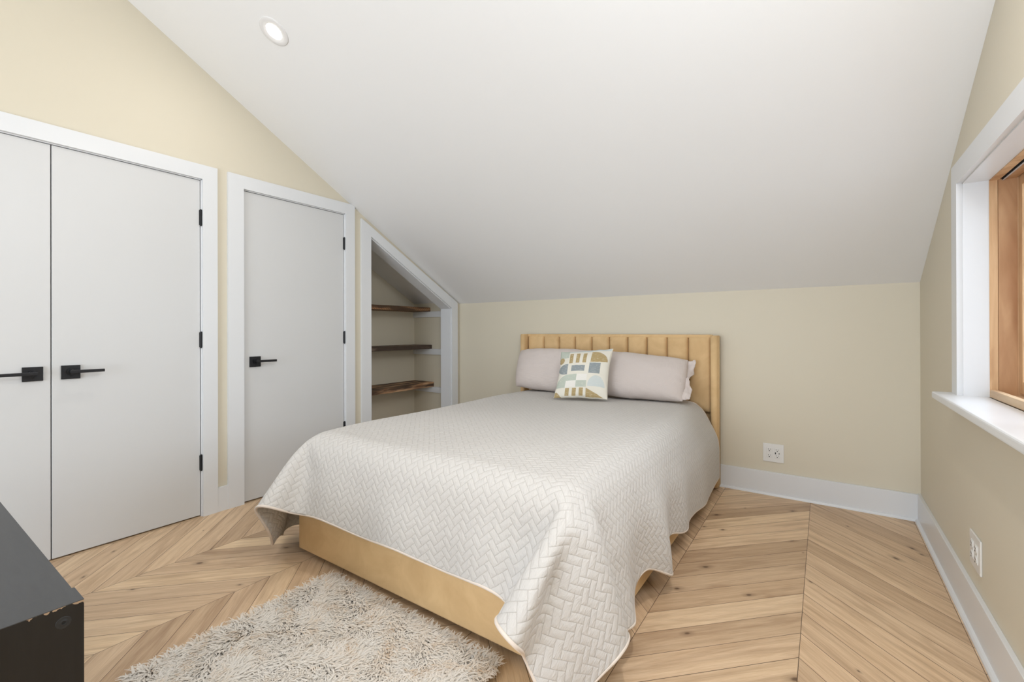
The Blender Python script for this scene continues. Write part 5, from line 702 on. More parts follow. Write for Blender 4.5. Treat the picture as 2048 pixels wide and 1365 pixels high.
[1762,-1984,197,1,0,63,1,0,69,1,0,74,1,0,80,4,0,82,6,0,84,9,0,84,10,0,84,9,0,81,11,1,78,16,0,73,27,0,62,40,0,46,51,-1,34,57,1,23,62,0,3,61,0,-2,60,0,-2,61,0,-2,60,0,-2,61,0,-1,60,0,-2,61,0,-1,60,0,-1,61,0,-1,60,0,-1,61,0,0,60,0,0,61,0,0,60,0,1,61,0,0,60,0,1,61,0,1,60,0,1,61,0,2,60,0,1,61,0,2,60,0,1,61,0,2,61,0,1,60,0,2,61,0,1,60,0,1,61,0,1,60,0,1,61,0,0,60,0,0,61,0,0,60,0,0,61,0,-1,60,0,-1,61,0,-1,60,0,-2,60,0,-1,61,0,-1,59,0,-1,59,0,-1,57,0,-2,57,0,-2,57,0,-2,52,0,-20,49,-1,-30,41,0,-43,32,0,-52,22,0,-56,17,0,-58,17,0,-58,16,0,-59,14,0,-60,11,0,-62,6,0,-62,2,0,-63,1,0,-64,1,0,-63,1,0,-62,0,0,-63,0,0,-61,1,0,-61],
[1762,-1924,197,1,0,63,1,0,69,1,0,74,1,0,80,4,1,82,6,0,84,9,0,84,10,0,84,10,0,81,10,0,78,16,0,73,27,0,62,40,0,46,51,0,34,57,0,24,62,0,3,61,0,-2,60,0,-2,61,0,-2,60,0,-2,61,0,-2,60,0,-2,61,0,-1,60,0,-1,61,0,-1,60,0,-1,61,0,0,60,0,0,61,0,0,60,0,1,61,0,0,60,0,1,61,0,2,60,0,1,61,0,1,60,0,2,61,0,1,60,0,2,61,0,2,61,0,1,60,0,2,61,0,1,60,0,1,61,0,1,60,0,1,61,0,0,60,0,0,61,0,0,60,0,-1,61,0,-1,60,0,-1,61,0,-2,60,0,-1,60,0,-1,61,0,-2,59,0,-1,59,0,-1,57,0,-2,56,0,-2,58,0,-2,52,0,-19,48,0,-31,41,0,-42,32,0,-52,22,0,-56,18,0,-58,16,-1,-58,16,0,-59,14,0,-61,11,0,-61,5,0,-63,3,0,-64,1,0,-63,0,0,-64,1,0,-62,0,0,-63,0,0,-61,0,0,-61],
[1762,-1863,197,1,0,63,0,0,69,2,0,74,1,0,80,4,0,82,6,0,84,9,0,84,10,0,84,10,0,81,10,0,78,16,0,73,27,0,62,40,0,46,51,0,35,58,0,24,61,0,3,61,0,-2,60,0,-2,61,0,-2,60,0,-2,61,0,-2,60,0,-2,61,0,-2,60,0,-1,61,0,-1,60,0,0,61,0,-1,60,0,0,61,0,0,60,0,1,61,0,1,60,0,1,61,0,1,60,0,1,61,0,2,60,0,1,61,0,2,60,0,2,61,0,2,61,0,1,60,0,2,61,0,1,60,0,1,61,0,1,60,0,1,61,0,0,60,0,0,61,0,-1,60,0,-1,61,0,-1,60,0,-2,61,0,-1,60,0,-1,60,0,-2,61,0,-1,59,0,-2,59,0,-1,57,0,-2,56,0,-2,58,0,-2,51,0,-18,48,0,-31,41,0,-43,32,0,-52,22,0,-56,18,0,-57,17,0,-59,16,0,-59,14,0,-61,11,-1,-62,5,0,-63,2,0,-63,1,0,-64,1,0,-64,0,0,-63,0,0,-62,0,0,-62,1,0,-61],
[1762,-1803,197,0,0,63,1,0,69,1,0,74,2,0,80,4,0,82,6,0,84,9,0,84,10,0,84,10,0,81,10,0,78,16,0,73,27,0,62,40,0,46,51,0,35,58,0,25,61,0,3,61,0,-2,60,0,-2,61,0,-2,60,0,-2,61,0,-2,60,0,-2,61,0,-2,60,0,-1,61,0,-1,60,0,-1,61,0,0,60,0,-1,61,0,1,60,0,0,61,0,1,60,0,1,61,0,1,60,0,2,61,0,1,60,0,2,61,0,2,60,0,2,61,0,2,61,0,1,60,0,2,61,0,1,60,0,2,61,0,0,60,0,1,61,0,0,60,0,-1,61,0,-1,60,0,-1,61,0,-1,60,0,-2,61,0,-1,60,0,-2,60,0,-2,60,0,-1,60,0,-1,59,0,-2,57,0,-2,55,0,-2,58,0,-2,51,0,-18,48,0,-31,41,0,-43,32,0,-51,22,0,-56,18,0,-58,17,0,-58,16,0,-60,15,0,-61,11,0,-62,5,0,-63,2,0,-64,1,0,-65,1,-1,-63,0,0,-64,0,0,-63,1,0,-61,0,0,-61],
[1761,-1743,197,1,0,63,1,0,69,1,0,74,2,0,80,4,0,82,6,0,84,9,0,84,10,0,84,10,0,81,10,0,78,16,0,73,27,0,62,40,0,46,51,0,35,58,0,26,61,0,3,61,0,-1,60,0,-3,61,0,-2,60,0,-2,61,0,-2,60,0,-2,61,0,-2,60,0,-1,61,0,-1,60,0,-1,61,0,-1,60,0,0,61,0,0,60,0,0,61,0,1,60,0,1,61,0,1,60,0,2,61,0,2,60,0,2,61,0,1,60,0,2,61,0,2,61,0,2,60,0,2,61,0,1,60,0,1,61,0,1,60,0,0,61,0,0,60,0,0,61,0,-1,60,0,-2,61,0,-1,60,0,-2,61,0,-2,60,0,-1,60,0,-2,60,0,-2,60,0,-1,58,0,-2,57,0,-2,56,0,-3,57,0,-2,51,0,-17,47,0,-31,41,0,-43,32,0,-51,22,0,-56,19,0,-58,17,0,-58,17,0,-60,15,0,-61,11,0,-62,6,0,-64,2,0,-65,1,0,-64,1,0,-65,0,0,-63,0,0,-63,1,0,-62,0,0,-61],
[1761,-1683,197,1,0,63,1,0,69,1,0,74,2,0,80,4,0,82,6,0,84,9,0,84,10,0,84,10,0,81,11,0,78,15,0,73,27,0,62,40,0,46,51,0,35,58,0,27,61,0,4,61,0,-2,60,0,-2,61,0,-2,60,0,-2,61,0,-3,60,0,-2,61,0,-1,60,0,-2,61,0,-1,60,0,-1,61,0,-1,60,0,0,61,0,0,60,0,0,61,0,1,60,0,1,61,0,1,60,0,1,61,0,2,60,0,2,61,0,2,60,0,2,61,0,2,61,0,2,60,0,2,61,0,1,60,0,1,61,0,1,60,0,0,61,0,0,60,0,-1,61,0,-1,60,0,-1,61,0,-2,60,0,-2,61,0,-2,60,0,-2,60,0,-2,60,0,-2,60,0,-1,58,0,-2,57,0,-2,55,0,-3,57,0,-3,50,0,-16,47,0,-31,41,0,-43,31,0,-51,23,0,-56,19,0,-58,18,0,-58,17,0,-60,16,0,-61,12,0,-63,6,0,-65,2,0,-64,2,0,-65,1,0,-65,0,0,-64,1,0,-63,0,0,-62,0,0,-61],
[1761,-1623,197,1,0,63,1,0,69,1,0,74,2,0,80,4,0,82,6,0,84,9,0,84,10,0,84,10,0,81,11,0,78,15,0,73,27,0,62,40,0,46,51,0,36,58,0,27,61,0,4,61,0,-2,60,0,-2,61,0,-2,60,0,-2,61,0,-2,60,0,-2,61,0,-2,60,0,-2,61,0,-1,60,0,-1,61,0,-1,60,0,-1,61,0,0,60,0,1,61,0,0,60,0,1,61,0,1,60,0,2,61,0,1,60,0,2,61,0,3,60,0,2,61,0,2,61,0,2,60,0,1,61,0,2,60,0,1,61,0,1,60,0,0,61,0,-1,60,0,-1,61,0,-1,60,0,-1,61,0,-2,60,0,-2,61,0,-2,60,0,-2,60,0,-2,60,0,-2,60,0,-2,58,0,-2,56,0,-3,55,0,-3,56,0,-3,50,0,-15,47,0,-31,40,0,-43,32,0,-52,23,0,-56,19,0,-57,19,0,-59,18,0,-59,17,0,-62,12,0,-63,6,0,-65,4,0,-65,2,0,-66,1,0,-65,1,0,-64,0,0,-64,1,0,-62,0,0,-61],
[1760,-1563,197,1,0,63,1,0,69,2,0,74,2,0,80,3,0,82,7,0,84,9,0,84,10,0,84,10,0,81,11,0,78,15,0,73,27,0,62,40,0,46,51,0,36,58,0,28,61,0,4,61,0,-1,60,0,-2,61,0,-2,60,0,-2,61,0,-2,60,0,-2,61,0,-2,60,0,-2,61,0,-1,60,0,-2,61,0,-1,60,0,0,61,0,-1,60,0,0,61,0,1,60,0,1,61,0,1,60,0,1,61,0,2,60,0,2,61,0,2,60,0,2,61,0,2,61,0,2,60,0,2,61,0,1,60,0,1,61,0,1,60,0,0,61,0,0,60,0,-1,61,0,-2,60,0,-1,61,0,-2,60,0,-2,61,0,-3,60,0,-2,60,0,-2,60,0,-2,60,0,-2,58,0,-2,56,0,-3,54,0,-4,55,0,-2,50,0,-15,46,0,-31,40,0,-44,31,0,-51,24,0,-56,20,0,-57,20,0,-59,19,0,-60,17,0,-62,14,0,-63,7,0,-66,4,0,-65,2,0,-66,2,0,-66,1,0,-65,1,0,-64,1,0,-62,0,0,-61],
[1760,-1503,197,1,0,63,1,0,69,2,0,74,2,0,80,3,0,82,7,0,84,9,0,84,10,0,84,10,0,81,11,0,78,15,1,73,27,0,62,40,-1,46,51,1,36,58,0,28,61,0,4,61,0,0,60,0,-2,61,0,-1,60,0,-2,61,0,-2,60,0,-2,61,0,-2,60,0,-2,61,0,-2,60,0,-1,61,0,-1,60,0,-1,61,0,-1,60,0,0,61,0,1,60,0,0,61,0,1,60,0,1,61,0,2,60,0,2,61,0,2,60,0,2,61,0,2,61,0,2,60,0,2,61,0,1,60,0,1,61,0,1,60,0,0,61,0,-1,60,0,0,61,0,-2,60,0,-2,61,0,-1,60,0,-3,61,0,-2,60,0,-2,60,0,-2,60,0,-2,59,0,-2,58,0,-3,56,0,-3,54,0,-4,55,0,-3,48,0,-14,46,-1,-32,40,0,-43,31,0,-52,24,0,-55,21,0,-58,21,0,-58,20,0,-60,18,0,-62,15,0,-64,8,0,-66,4,0,-67,3,0,-66,3,0,-66,2,0,-66,1,0,-64,1,0,-62,0,0,-61],
[1760,-1443,197,1,0,63,1,0,69,2,0,74,2,0,80,3,0,82,7,0,84,10,0,84,9,1,84,10,0,81,11,0,78,15,0,73,27,0,62,40,0,46,51,0,35,58,0,29,61,0,5,61,0,-1,60,0,0,61,0,-2,60,0,-1,61,0,-2,60,0,-2,61,0,-2,60,0,-2,61,0,-2,60,0,-1,61,0,-1,60,0,-1,61,0,-1,60,0,-1,61,0,1,60,0,0,61,0,1,60,0,1,61,0,1,60,0,2,61,0,2,60,0,2,61,0,2,61,0,2,60,0,2,61,0,1,60,0,1,61,0,0,60,0,1,61,0,-1,60,0,-1,61,0,-1,60,0,-2,61,0,-2,60,0,-2,61,0,-2,60,0,-2,60,0,-2,60,0,-2,59,0,-3,58,0,-2,55,0,-4,54,0,-4,54,0,-3,48,0,-14,45,0,-32,39,0,-44,32,0,-52,24,0,-55,22,0,-57,21,-1,-59,22,0,-60,19,0,-62,16,0,-65,8,0,-66,5,0,-67,4,0,-67,3,0,-66,2,0,-66,2,0,-65,1,0,-62,1,0,-61],
[1760,-1383,197,1,0,63,1,0,69,2,1,74,2,0,80,3,0,82,7,0,84,10,0,84,9,0,84,10,0,81,11,0,78,15,0,73,27,0,62,40,0,46,51,0,35,58,0,29,61,0,5,61,0,0,60,0,-1,61,0,-1,60,0,-1,61,0,-1,60,0,-2,61,0,-2,60,0,-2,61,0,-1,60,0,-2,61,0,-1,60,0,-2,61,0,-1,60,0,0,61,0,0,60,0,0,61,0,1,60,0,0,61,0,2,60,0,1,61,0,2,60,0,2,61,0,2,61,0,1,60,0,2,61,0,1,60,0,1,61,0,1,60,0,0,61,0,-1,60,0,0,61,0,-2,60,0,-1,61,0,-2,60,0,-2,61,0,-2,60,0,-2,60,0,-2,60,0,-2,59,0,-3,57,0,-3,56,0,-3,52,0,-5,54,0,-3,47,0,-15,44,0,-32,40,0,-44,31,0,-51,25,0,-56,22,0,-57,23,0,-58,22,0,-60,20,0,-63,16,-1,-65,9,0,-66,6,0,-68,4,0,-67,4,0,-67,2,0,-66,2,0,-65,2,0,-63,0,0,-61],
[1761,-1322,197,0,0,63,1,0,69,2,0,74,2,0,80,3,0,82,7,0,84,10,0,84,9,0,84,10,0,81,11,0,78,15,0,73,27,0,62,40,0,46,51,0,35,58,0,28,61,0,5,61,0,1,60,0,0,61,0,-1,60,0,-1,61,0,-1,60,0,-1,61,0,-2,60,0,-1,61,0,-2,60,0,-2,61,0,-1,60,0,-2,61,0,-1,60,0,0,61,0,-1,60,0,0,61,0,0,60,0,1,61,0,1,60,0,1,61,0,2,60,0,1,61,0,2,61,0,2,60,0,1,61,0,1,60,0,1,61,0,1,60,0,0,61,0,-1,60,0,0,61,0,-2,60,0,-1,61,0,-1,60,0,-2,61,0,-2,60,0,-2,60,0,-2,60,0,-2,59,0,-2,57,0,-4,55,0,-4,52,0,-4,53,0,-4,46,0,-15,44,0,-33,39,0,-43,31,0,-52,26,0,-55,22,0,-57,24,0,-58,23,0,-61,20,0,-62,17,0,-65,9,0,-67,6,0,-68,4,0,-68,3,-1,-68,3,0,-66,2,0,-65,2,0,-63,0,0,-61],
[1761,-1262,197,1,0,63,1,0,68,1,0,75,2,0,80,4,0,82,6,0,84,10,0,84,9,0,84,10,0,81,11,0,78,15,0,72,27,0,63,40,0,46,51,0,34,58,0,28,61,0,6,61,0,1,60,0,0,61,0,0,60,0,-1,61,0,0,60,0,-2,61,0,-1,60,0,-1,61,0,-2,60,0,-2,61,0,-1,60,0,-2,61,0,-1,60,0,-1,61,0,0,60,0,-1,61,0,0,60,0,1,61,0,0,60,0,1,61,0,2,60,0,1,61,0,1,61,0,2,60,0,1,61,0,1,60,0,1,61,0,0,60,0,0,61,0,0,60,0,-1,61,0,-1,60,0,-1,61,0,-1,60,0,-2,61,0,-1,60,0,-2,60,0,-2,60,0,-2,59,0,-2,57,0,-3,54,0,-4,52,0,-5,52,0,-4,45,0,-16,44,0,-33,38,0,-44,32,0,-52,25,0,-55,24,0,-57,24,0,-58,23,0,-60,21,0,-63,16,0,-65,9,0,-67,6,0,-68,4,0,-69,3,0,-68,2,0,-66,2,0,-66,1,-1,-63,1,0,-61],
[1761,-1202,197,1,0,63,1,0,68,1,0,75,2,0,80,4,0,82,6,0,84,10,0,84,9,0,84,10,0,81,11,0,78,15,0,72,26,0,63,41,0,46,51,0,34,57,0,26,62,0,6,61,0,2,60,0,1,61,0,0,60,0,0,61,0,-1,60,0,0,61,0,-1,60,0,-2,61,0,-1,60,0,-2,61,0,-1,60,0,-2,61,0,-1,60,0,-1,61,0,-1,60,0,0,61,0,0,60,0,0,61,0,0,60,0,1,61,0,0,60,0,1,61,0,1,61,0,1,60,0,1,61,0,1,60,0,1,61,0,0,60,0,0,61,0,0,60,0,0,61,0,-1,60,0,-1,61,0,-1,60,0,-1,61,0,-1,60,0,-2,60,0,-1,60,0,-2,58,0,-2,57,0,-3,54,0,-5,51,0,-5,52,0,-4,45,0,-18,42,0,-33,38,0,-44,32,0,-52,26,0,-55,24,0,-56,24,0,-58,24,0,-60,20,0,-63,17,0,-65,8,0,-68,5,0,-68,4,0,-69,2,0,-68,3,0,-67,1,0,-65,1,0,-63,1,0,-61],
[1761,-1142,197,1,0,62,1,0,69,1,0,75,2,0,79,4,0,83,6,0,84,10,0,84,9,0,84,10,0,81,11,0,78,15,0,72,27,0,63,40,0,46,51,0,33,57,0,26,62,0,6,61,0,2,60,0,1,61,0,1,60,0,0,61,0,0,60,0,-1,61,0,0,60,0,-1,61,0,-1,60,0,-2,61,0,-1,60,0,-2,61,0,-1,60,0,-1,61,0,-1,60,0,-1,61,0,0,60,0,-1,61,0,1,60,0,0,61,0,0,60,0,1,61,0,1,61,0,0,60,0,1,61,0,1,60,0,0,61,0,0,60,0,0,61,0,0,60,0,0,61,0,0,60,0,-1,61,0,-1,60,0,0,61,0,-1,60,0,-1,60,0,-2,60,0,-1,58,0,-3,57,0,-3,54,0,-4,50,0,-6,51,0,-4,44,0,-19,42,0,-34,37,0,-44,32,0,-52,27,0,-54,24,0,-56,25,0,-58,24,0,-60,20,0,-62,16,0,-66,8,0,-67,5,0,-69,3,0,-69,2,0,-68,1,0,-67,2,0,-65,1,0,-64,0,0,-61],
[1761,-1082,197,1,0,62,1,0,69,1,0,75,2,0,79,4,0,83,6,0,84,9,0,84,10,0,84,10,0,81,11,0,78,15,0,72,27,0,63,40,0,46,51,0,33,57,0,24,62,0,6,61,0,2,60,0,2,61,0,1,60,0,1,61,0,0,60,0,0,61,0,0,60,0,-1,61,0,-1,60,0,-1,61,0,-1,60,0,-2,61,0,-1,60,0,-1,61,0,-1,60,0,-1,61,0,-1,60,0,-1,61,0,0,60,0,0,61,0,0,60,0,0,61,0,1,61,0,0,60,0,0,61,0,1,60,0,0,61,0,0,60,0,0,61,0,0,60,0,0,61,0,0,60,0,0,61,0,-1,60,0,0,61,0,-1,60,0,0,60,0,-1,60,0,-2,58,0,-2,57,0,-3,53,0,-4,50,0,-6,50,0,-5,43,0,-20,42,0,-34,37,0,-45,32,0,-52,27,0,-54,25,0,-55,25,0,-58,24,0,-59,20,0,-63,16,0,-65,8,0,-68,4,0,-68,2,0,-69,2,0,-68,1,0,-67,1,0,-66,1,0,-63,0,0,-61],
[1761,-1022,197,1,0,62,1,0,69,1,0,75,2,0,79,4,0,83,6,0,84,9,0,84,10,0,84,10,0,81,11,0,78,15,0,72,27,0,62,40,0,47,51,1,32,57,0,23,62,0,6,61,0,2,60,0,2,61,0,2,60,0,1,61,0,1,60,0,0,61,0,0,60,0,0,61,0,-1,60,0,-1,61,0,-1,60,0,-1,61,0,-2,60,0,-1,61,0,-1,60,0,-1,61,0,-1,60,0,-1,61,0,0,60,0,-1,61,0,0,60,0,0,61,0,0,61,0,0,60,0,0,61,0,0,60,0,0,61,0,0,60,0,0,61,0,0,60,0,0,61,0,0,60,0,0,61,0,0,60,0,0,61,0,0,60,0,0,60,0,-1,60,0,-1,58,0,-2,56,0,-3,53,0,-4,50,0,-6,49,-1,-6,43,1,-21,41,0,-35,36,0,-45,32,0,-51,28,-1,-54,26,0,-56,25,0,-56,24,0,-60,21,0,-62,15,0,-65,8,0,-67,4,0,-69,2,0,-68,1,0,-68,1,0,-67,1,0,-66,0,0,-63,1,0,-61],
[1760,-962,197,1,0,62,2,0,69,1,0,75,2,0,79,4,0,83,6,0,84,9,0,84,10,0,84,10,0,81,11,1,78,15,0,72,27,0,62,40,0,47,51,0,31,57,0,22,62,0,6,61,0,3,60,0,2,61,0,2,60,0,1,61,0,1,60,0,1,61,0,0,60,0,0,61,0,-1,60,0,0,61,0,-1,60,0,-1,61,0,-1,60,0,-2,61,0,-1,60,0,-1,61,0,-1,60,0,-1,61,0,-1,60,0,-1,61,0,0,60,0,-1,61,0,0,61,0,-1,60,0,0,61,0,0,60,0,0,61,0,0,60,0,0,61,0,0,60,0,0,61,0,1,60,0,0,61,0,0,60,0,1,61,0,0,60,0,0,60,0,0,60,0,-1,58,0,-2,56,0,-3,53,0,-4,49,0,-6,48,0,-7,43,0,-22,40,0,-35,36,0,-46,32,0,-51,29,0,-53,25,0,-56,26,-1,-56,25,0,-59,21,0,-62,15,0,-64,7,0,-67,4,0,-68,2,0,-69,1,0,-68,1,0,-66,0,0,-66,1,0,-63,0,0,-61],
[1760,-902,197,1,0,62,2,0,69,1,0,75,2,0,79,4,0,83,6,1,84,9,0,84,10,0,84,10,0,81,11,0,78,15,0,72,27,0,62,40,0,47,51,0,31,57,0,20,62,0,7,61,0,2,60,0,2,61,0,2,60,0,2,61,0,1,60,0,1,61,0,1,60,0,0,61,0,0,60,0,-1,61,0,0,60,0,-1,61,0,-1,60,0,-2,61,0,-1,60,0,-1,61,0,-1,60,0,-2,61,0,-1,60,0,-1,61,0,-1,60,0,0,61,0,-1,61,0,-1,60,0,0,61,0,-1,60,0,0,61,0,0,60,0,0,61,0,1,60,0,0,61,0,0,60,0,1,61,0,1,60,0,0,61,0,1,60,0,0,60,0,0,59,0,0,59,0,-2,56,0,-3,52,0,-4,49,0,-6,48,0,-8,42,0,-23,39,0,-35,36,0,-46,32,0,-51,29,0,-54,27,0,-54,26,0,-56,25,0,-59,21,0,-61,15,-1,-64,8,0,-67,3,0,-68,2,0,-68,1,0,-67,0,0,-67,1,0,-65,0,0,-63,0,0,-61],
[1760,-842,197,1,0,62,2,1,69,1,0,75,2,0,79,4,0,83,6,0,84,9,0,84,10,0,84,10,0,81,10,0,78,16,0,72,27,0,62,40,0,46,51,0,32,57,0,19,62,0,6,61,0,2,60,0,2,61,0,3,60,0,1,61,0,2,60,0,1,61,0,1,60,0,1,61,0,0,60,0,-1,61,0,0,60,0,-1,61,0,-1,60,0,-1,61,0,-1,60,0,-2,61,0,-1,60,0,-1,61,0,-2,60,0,-1,61,0,-1,60,0,-1,61,0,-1,61,0,-1,60,0,-1,61,0,0,60,0,0,61,0,0,60,0,0,61,0,0,60,0,1,61,0,0,60,0,1,61,0,1,60,0,1,61,0,1,60,0,0,60,0,1,59,0,-1,59,0,-1,55,0,-2,53,0,-5,48,0,-7,48,0,-8,41,0,-24,39,0,-36,36,0,-45,32,0,-52,29,0,-53,27,0,-54,27,0,-56,25,0,-58,21,0,-60,16,0,-64,7,0,-66,4,0,-67,2,-1,-68,0,0,-67,1,0,-66,0,0,-65,0,0,-63,0,0,-61],
[1760,-781,197,1,0,62,2,0,69,1,0,75,2,0,79,4,0,83,6,0,84,9,0,84,10,0,84,9,0,81,11,0,78,16,0,72,27,0,62,40,0,46,51,0,31,57,0,18,62,0,6,61,0,3,60,0,2,61,0,2,60,0,2,61,0,2,60,0,1,61,0,1,60,0,1,61,0,0,60,0,0,61,0,0,60,0,-1,61,0,-1,60,0,-1,61,0,-1,60,0,-1,61,0,-2,60,0,-1,61,0,-2,60,0,-1,61,0,-2,60,0,-1,61,0,-1,61,0,-1,60,0,-1,61,0,0,60,0,-1,61,0,0,60,0,0,61,0,1,60,0,1,61,0,1,60,0,1,61,0,1,60,0,1,61,0,1,60,0,1,60,0,0,59,0,0,58,0,-1,56,0,-2,52,0,-5,48,0,-7,48,0,-9,40,0,-25,39,0,-36,36,0,-45,32,0,-52,29,0,-53,28,0,-54,27,0,-55,25,0,-57,22,0,-60,16,0,-63,7,0,-66,4,0,-67,1,0,-67,1,0,-66,0,0,-66,0,-1,-65,0,0,-63,0,0,-61],
[1760,-721,197,1,0,62,2,0,69,1,0,75,2,0,79,4,0,83,6,0,84,9,0,84,10,0,84,9,0,81,11,0,78,16,0,72,27,0,62,40,0,46,51,0,31,57,0,17,62,0,6,61,0,2,60,0,2,61,0,3,60,0,2,61,0,2,60,0,1,61,0,1,60,0,1,61,0,1,60,0,0,61,0,0,60,0,-1,61,0,-1,60,0,-1,61,0,-1,60,0,-2,61,0,-1,60,0,-2,61,0,-1,60,0,-2,61,0,-1,60,0,-2,61,0,-1,61,0,-1,60,0,-1,61,0,-1,60,0,0,61,0,0,60,0,0,61,0,1,60,0,1,61,0,1,60,0,1,61,0,2,60,0,1,61,0,2,60,0,1,60,0,0,59,0,0,58,0,-1,56,0,-2,52,0,-5,48,0,-7,47,0,-10,40,0,-26,39,0,-35,35,0,-46,33,0,-51,29,0,-53,28,0,-54,27,0,-55,26,0,-56,22,0,-60,16,0,-63,7,0,-65,4,0,-66,1,0,-66,1,0,-66,0,0,-66,0,0,-64,0,0,-63,-1,0,-61],
[1760,-661,197,1,0,62,2,0,69,1,0,75,2,0,79,4,0,83,6,0,84,9,0,84,9,0,83,10,0,82,11,0,78,16,0,72,27,0,62,40,0,46,51,0,31,57,0,17,62,0,5,61,0,2,60,0,2,61,0,2,60,0,3,61,0,2,60,0,1,61,0,1,60,0,1,61,0,1,60,0,0,61,0,0,60,0,-1,61,0,0,60,0,-1,61,0,-2,60,0,-1,61,0,-2,60,0,-1,61,0,-2,60,0,-2,61,0,-1,60,0,-2,61,0,-1,61,0,-1,60,0,-1,61,0,-1,60,0,0,61,0,0,60,0,1,61,0,1,60,0,1,61,0,1,60,0,2,61,0,1,60,0,2,61,0,1,60,0,1,60,0,1,59,0,0,58,0,-1,56,0,-2,52,0,-5,48,0,-7,46,0,-11,41,0,-26,38,0,-36,36,0,-45,32,0,-52,29,0,-53,28,0,-53,28,0,-54,26,0,-57,21,0,-59,16,0,-62,8,0,-64,4,0,-66,1,0,-66,1,0,-65,0,0,-65,0,0,-64,-1,0,-63,0,0,-61],
[1760,-601,197,1,0,62,2,0,69,1,0,75,2,0,79,4,0,83,6,0,84,9,0,84,9,0,83,10,0,82,11,0,78,16,0,72,27,0,62,40,0,46,51,0,31,57,0,16,62,0,5,61,0,2,60,0,2,61,0,2,60,0,3,61,0,1,60,0,2,61,0,1,60,0,1,61,0,1,60,0,0,61,0,0,60,0,0,61,0,-1,60,0,-1,61,0,-2,60,0,-1,61,0,-2,60,0,-1,61,0,-2,60,0,-2,61,0,-1,60,0,-2,61,0,-1,61,0,-1,60,0,-1,61,0,-1,60,0,0,61,0,1,60,0,0,61,0,1,60,0,2,61,0,1,60,0,2,61,0,2,60,0,2,61,0,1,60,0,1,60,0,1,59,0,0,58,0,-1,56,0,-2,52,0,-5,48,0,-8,46,0,-11,40,0,-26,39,0,-36,35,0,-45,32,0,-52,30,0,-53,27,0,-53,28,0,-54,26,0,-56,22,0,-58,16,0,-62,8,0,-64,4,0,-65,1,0,-65,1,0,-65,0,0,-65,0,0,-63,-1,0,-63,0,0,-61],
[1760,-541,197,1,0,62,2,0,69,1,0,75,2,0,79,3,0,82,7,0,85,9,0,84,9,0,83,10,0,82,11,0,78,16,0,72,27,0,62,41,0,46,50,0,30,57,1,17,62,0,4,61,0,2,60,0,2,61,0,2,60,0,3,61,0,1,60,0,2,61,0,1,60,0,1,61,0,1,60,0,0,61,0,0,60,0,0,61,0,-1,60,0,-1,61,0,-2,60,0,-1,61,0,-2,60,0,-2,61,0,-1,60,0,-2,61,0,-2,60,0,-1,61,0,-1,61,0,-1,60,0,-1,61,0,0,60,0,0,61,0,0,60,0,1,61,0,2,60,0,1,61,0,2,60,0,2,61,0,2,60,0,2,61,0,1,60,0,1,60,0,1,59,0,0,58,0,-1,56,0,-2,52,0,-5,48,0,-8,46,-1,-12,40,1,-26,39,-1,-36,35,0,-45,32,0,-52,29,0,-53,28,0,-53,28,0,-54,26,0,-55,22,0,-58,16,0,-61,8,0,-63,4,0,-65,1,0,-65,1,0,-64,0,0,-64,0,0,-64,0,0,-62,-1,0,-61],
[1760,-481,197,2,0,62,1,0,69,1,0,75,2,0,79,3,0,82,7,0,84,9,0,85,9,0,83,10,0,82,11,1,78,16,0,72,27,0,62,41,0,46,50,0,31,57,0,16,62,0,4,61,0,2,60,0,2,61,0,2,60,0,2,61,0,2,60,0,1,61,0,1,60,0,1,61,0,1,60,0,0,61,0,0,60,0,-1,61,0,0,60,0,-2,61,0,-1,60,0,-2,61,0,-1,60,0,-2,61,0,-2,60,0,-1,61,0,-2,60,0,-1,61,0,-1,61,0,-1,60,0,-1,61,0,0,60,0,1,61,0,1,60,0,1,61,0,1,60,0,2,61,0,2,60,0,2,61,0,2,60,0,2,61,0,1,60,0,2,60,0,0,59,0,0,58,0,-1,56,0,-2,52,0,-5,48,0,-8,46,0,-13,40,0,-26,39,0,-36,35,0,-45,32,0,-52,29,0,-53,28,0,-53,28,-1,-53,26,0,-55,22,0,-58,16,0,-60,8,0,-63,4,0,-64,2,0,-64,0,0,-65,0,0,-63,0,0,-63,0,0,-62,0,0,-61],
[1761,-421,197,1,0,62,1,0,69,1,0,75,2,0,79,3,0,82,7,0,84,9,0,85,9,1,83,10,0,82,11,0,78,16,0,72,26,0,62,41,0,47,51,0,30,56,0,16,63,0,4,61,0,2,60,0,2,61,0,1,60,0,2,61,0,2,60,0,1,61,0,2,60,0,0,61,0,1,60,0,0,61,0,0,60,0,-1,61,0,-1,60,0,-1,61,0,-2,60,0,-1,61,0,-2,60,0,-1,61,0,-2,60,0,-2,61,0,-1,60,0,-1,61,0,-1,61,0,-1,60,0,0,61,0,0,60,0,1,61,0,1,60,0,1,61,0,2,60,0,2,61,0,2,60,0,2,61,0,2,60,0,2,61,0,2,60,0,1,60,0,1,59,0,-1,58,0,-1,56,0,-2,52,0,-5,48,0,-9,46,0,-13,41,0,-26,38,0,-35,36,0,-46,32,0,-52,28,0,-53,27,0,-53,29,0,-53,26,0,-55,22,-1,-57,17,0,-60,8,0,-62,3,0,-64,2,0,-64,1,0,-63,0,0,-64,0,0,-63,0,0,-61,-1,0,-61],
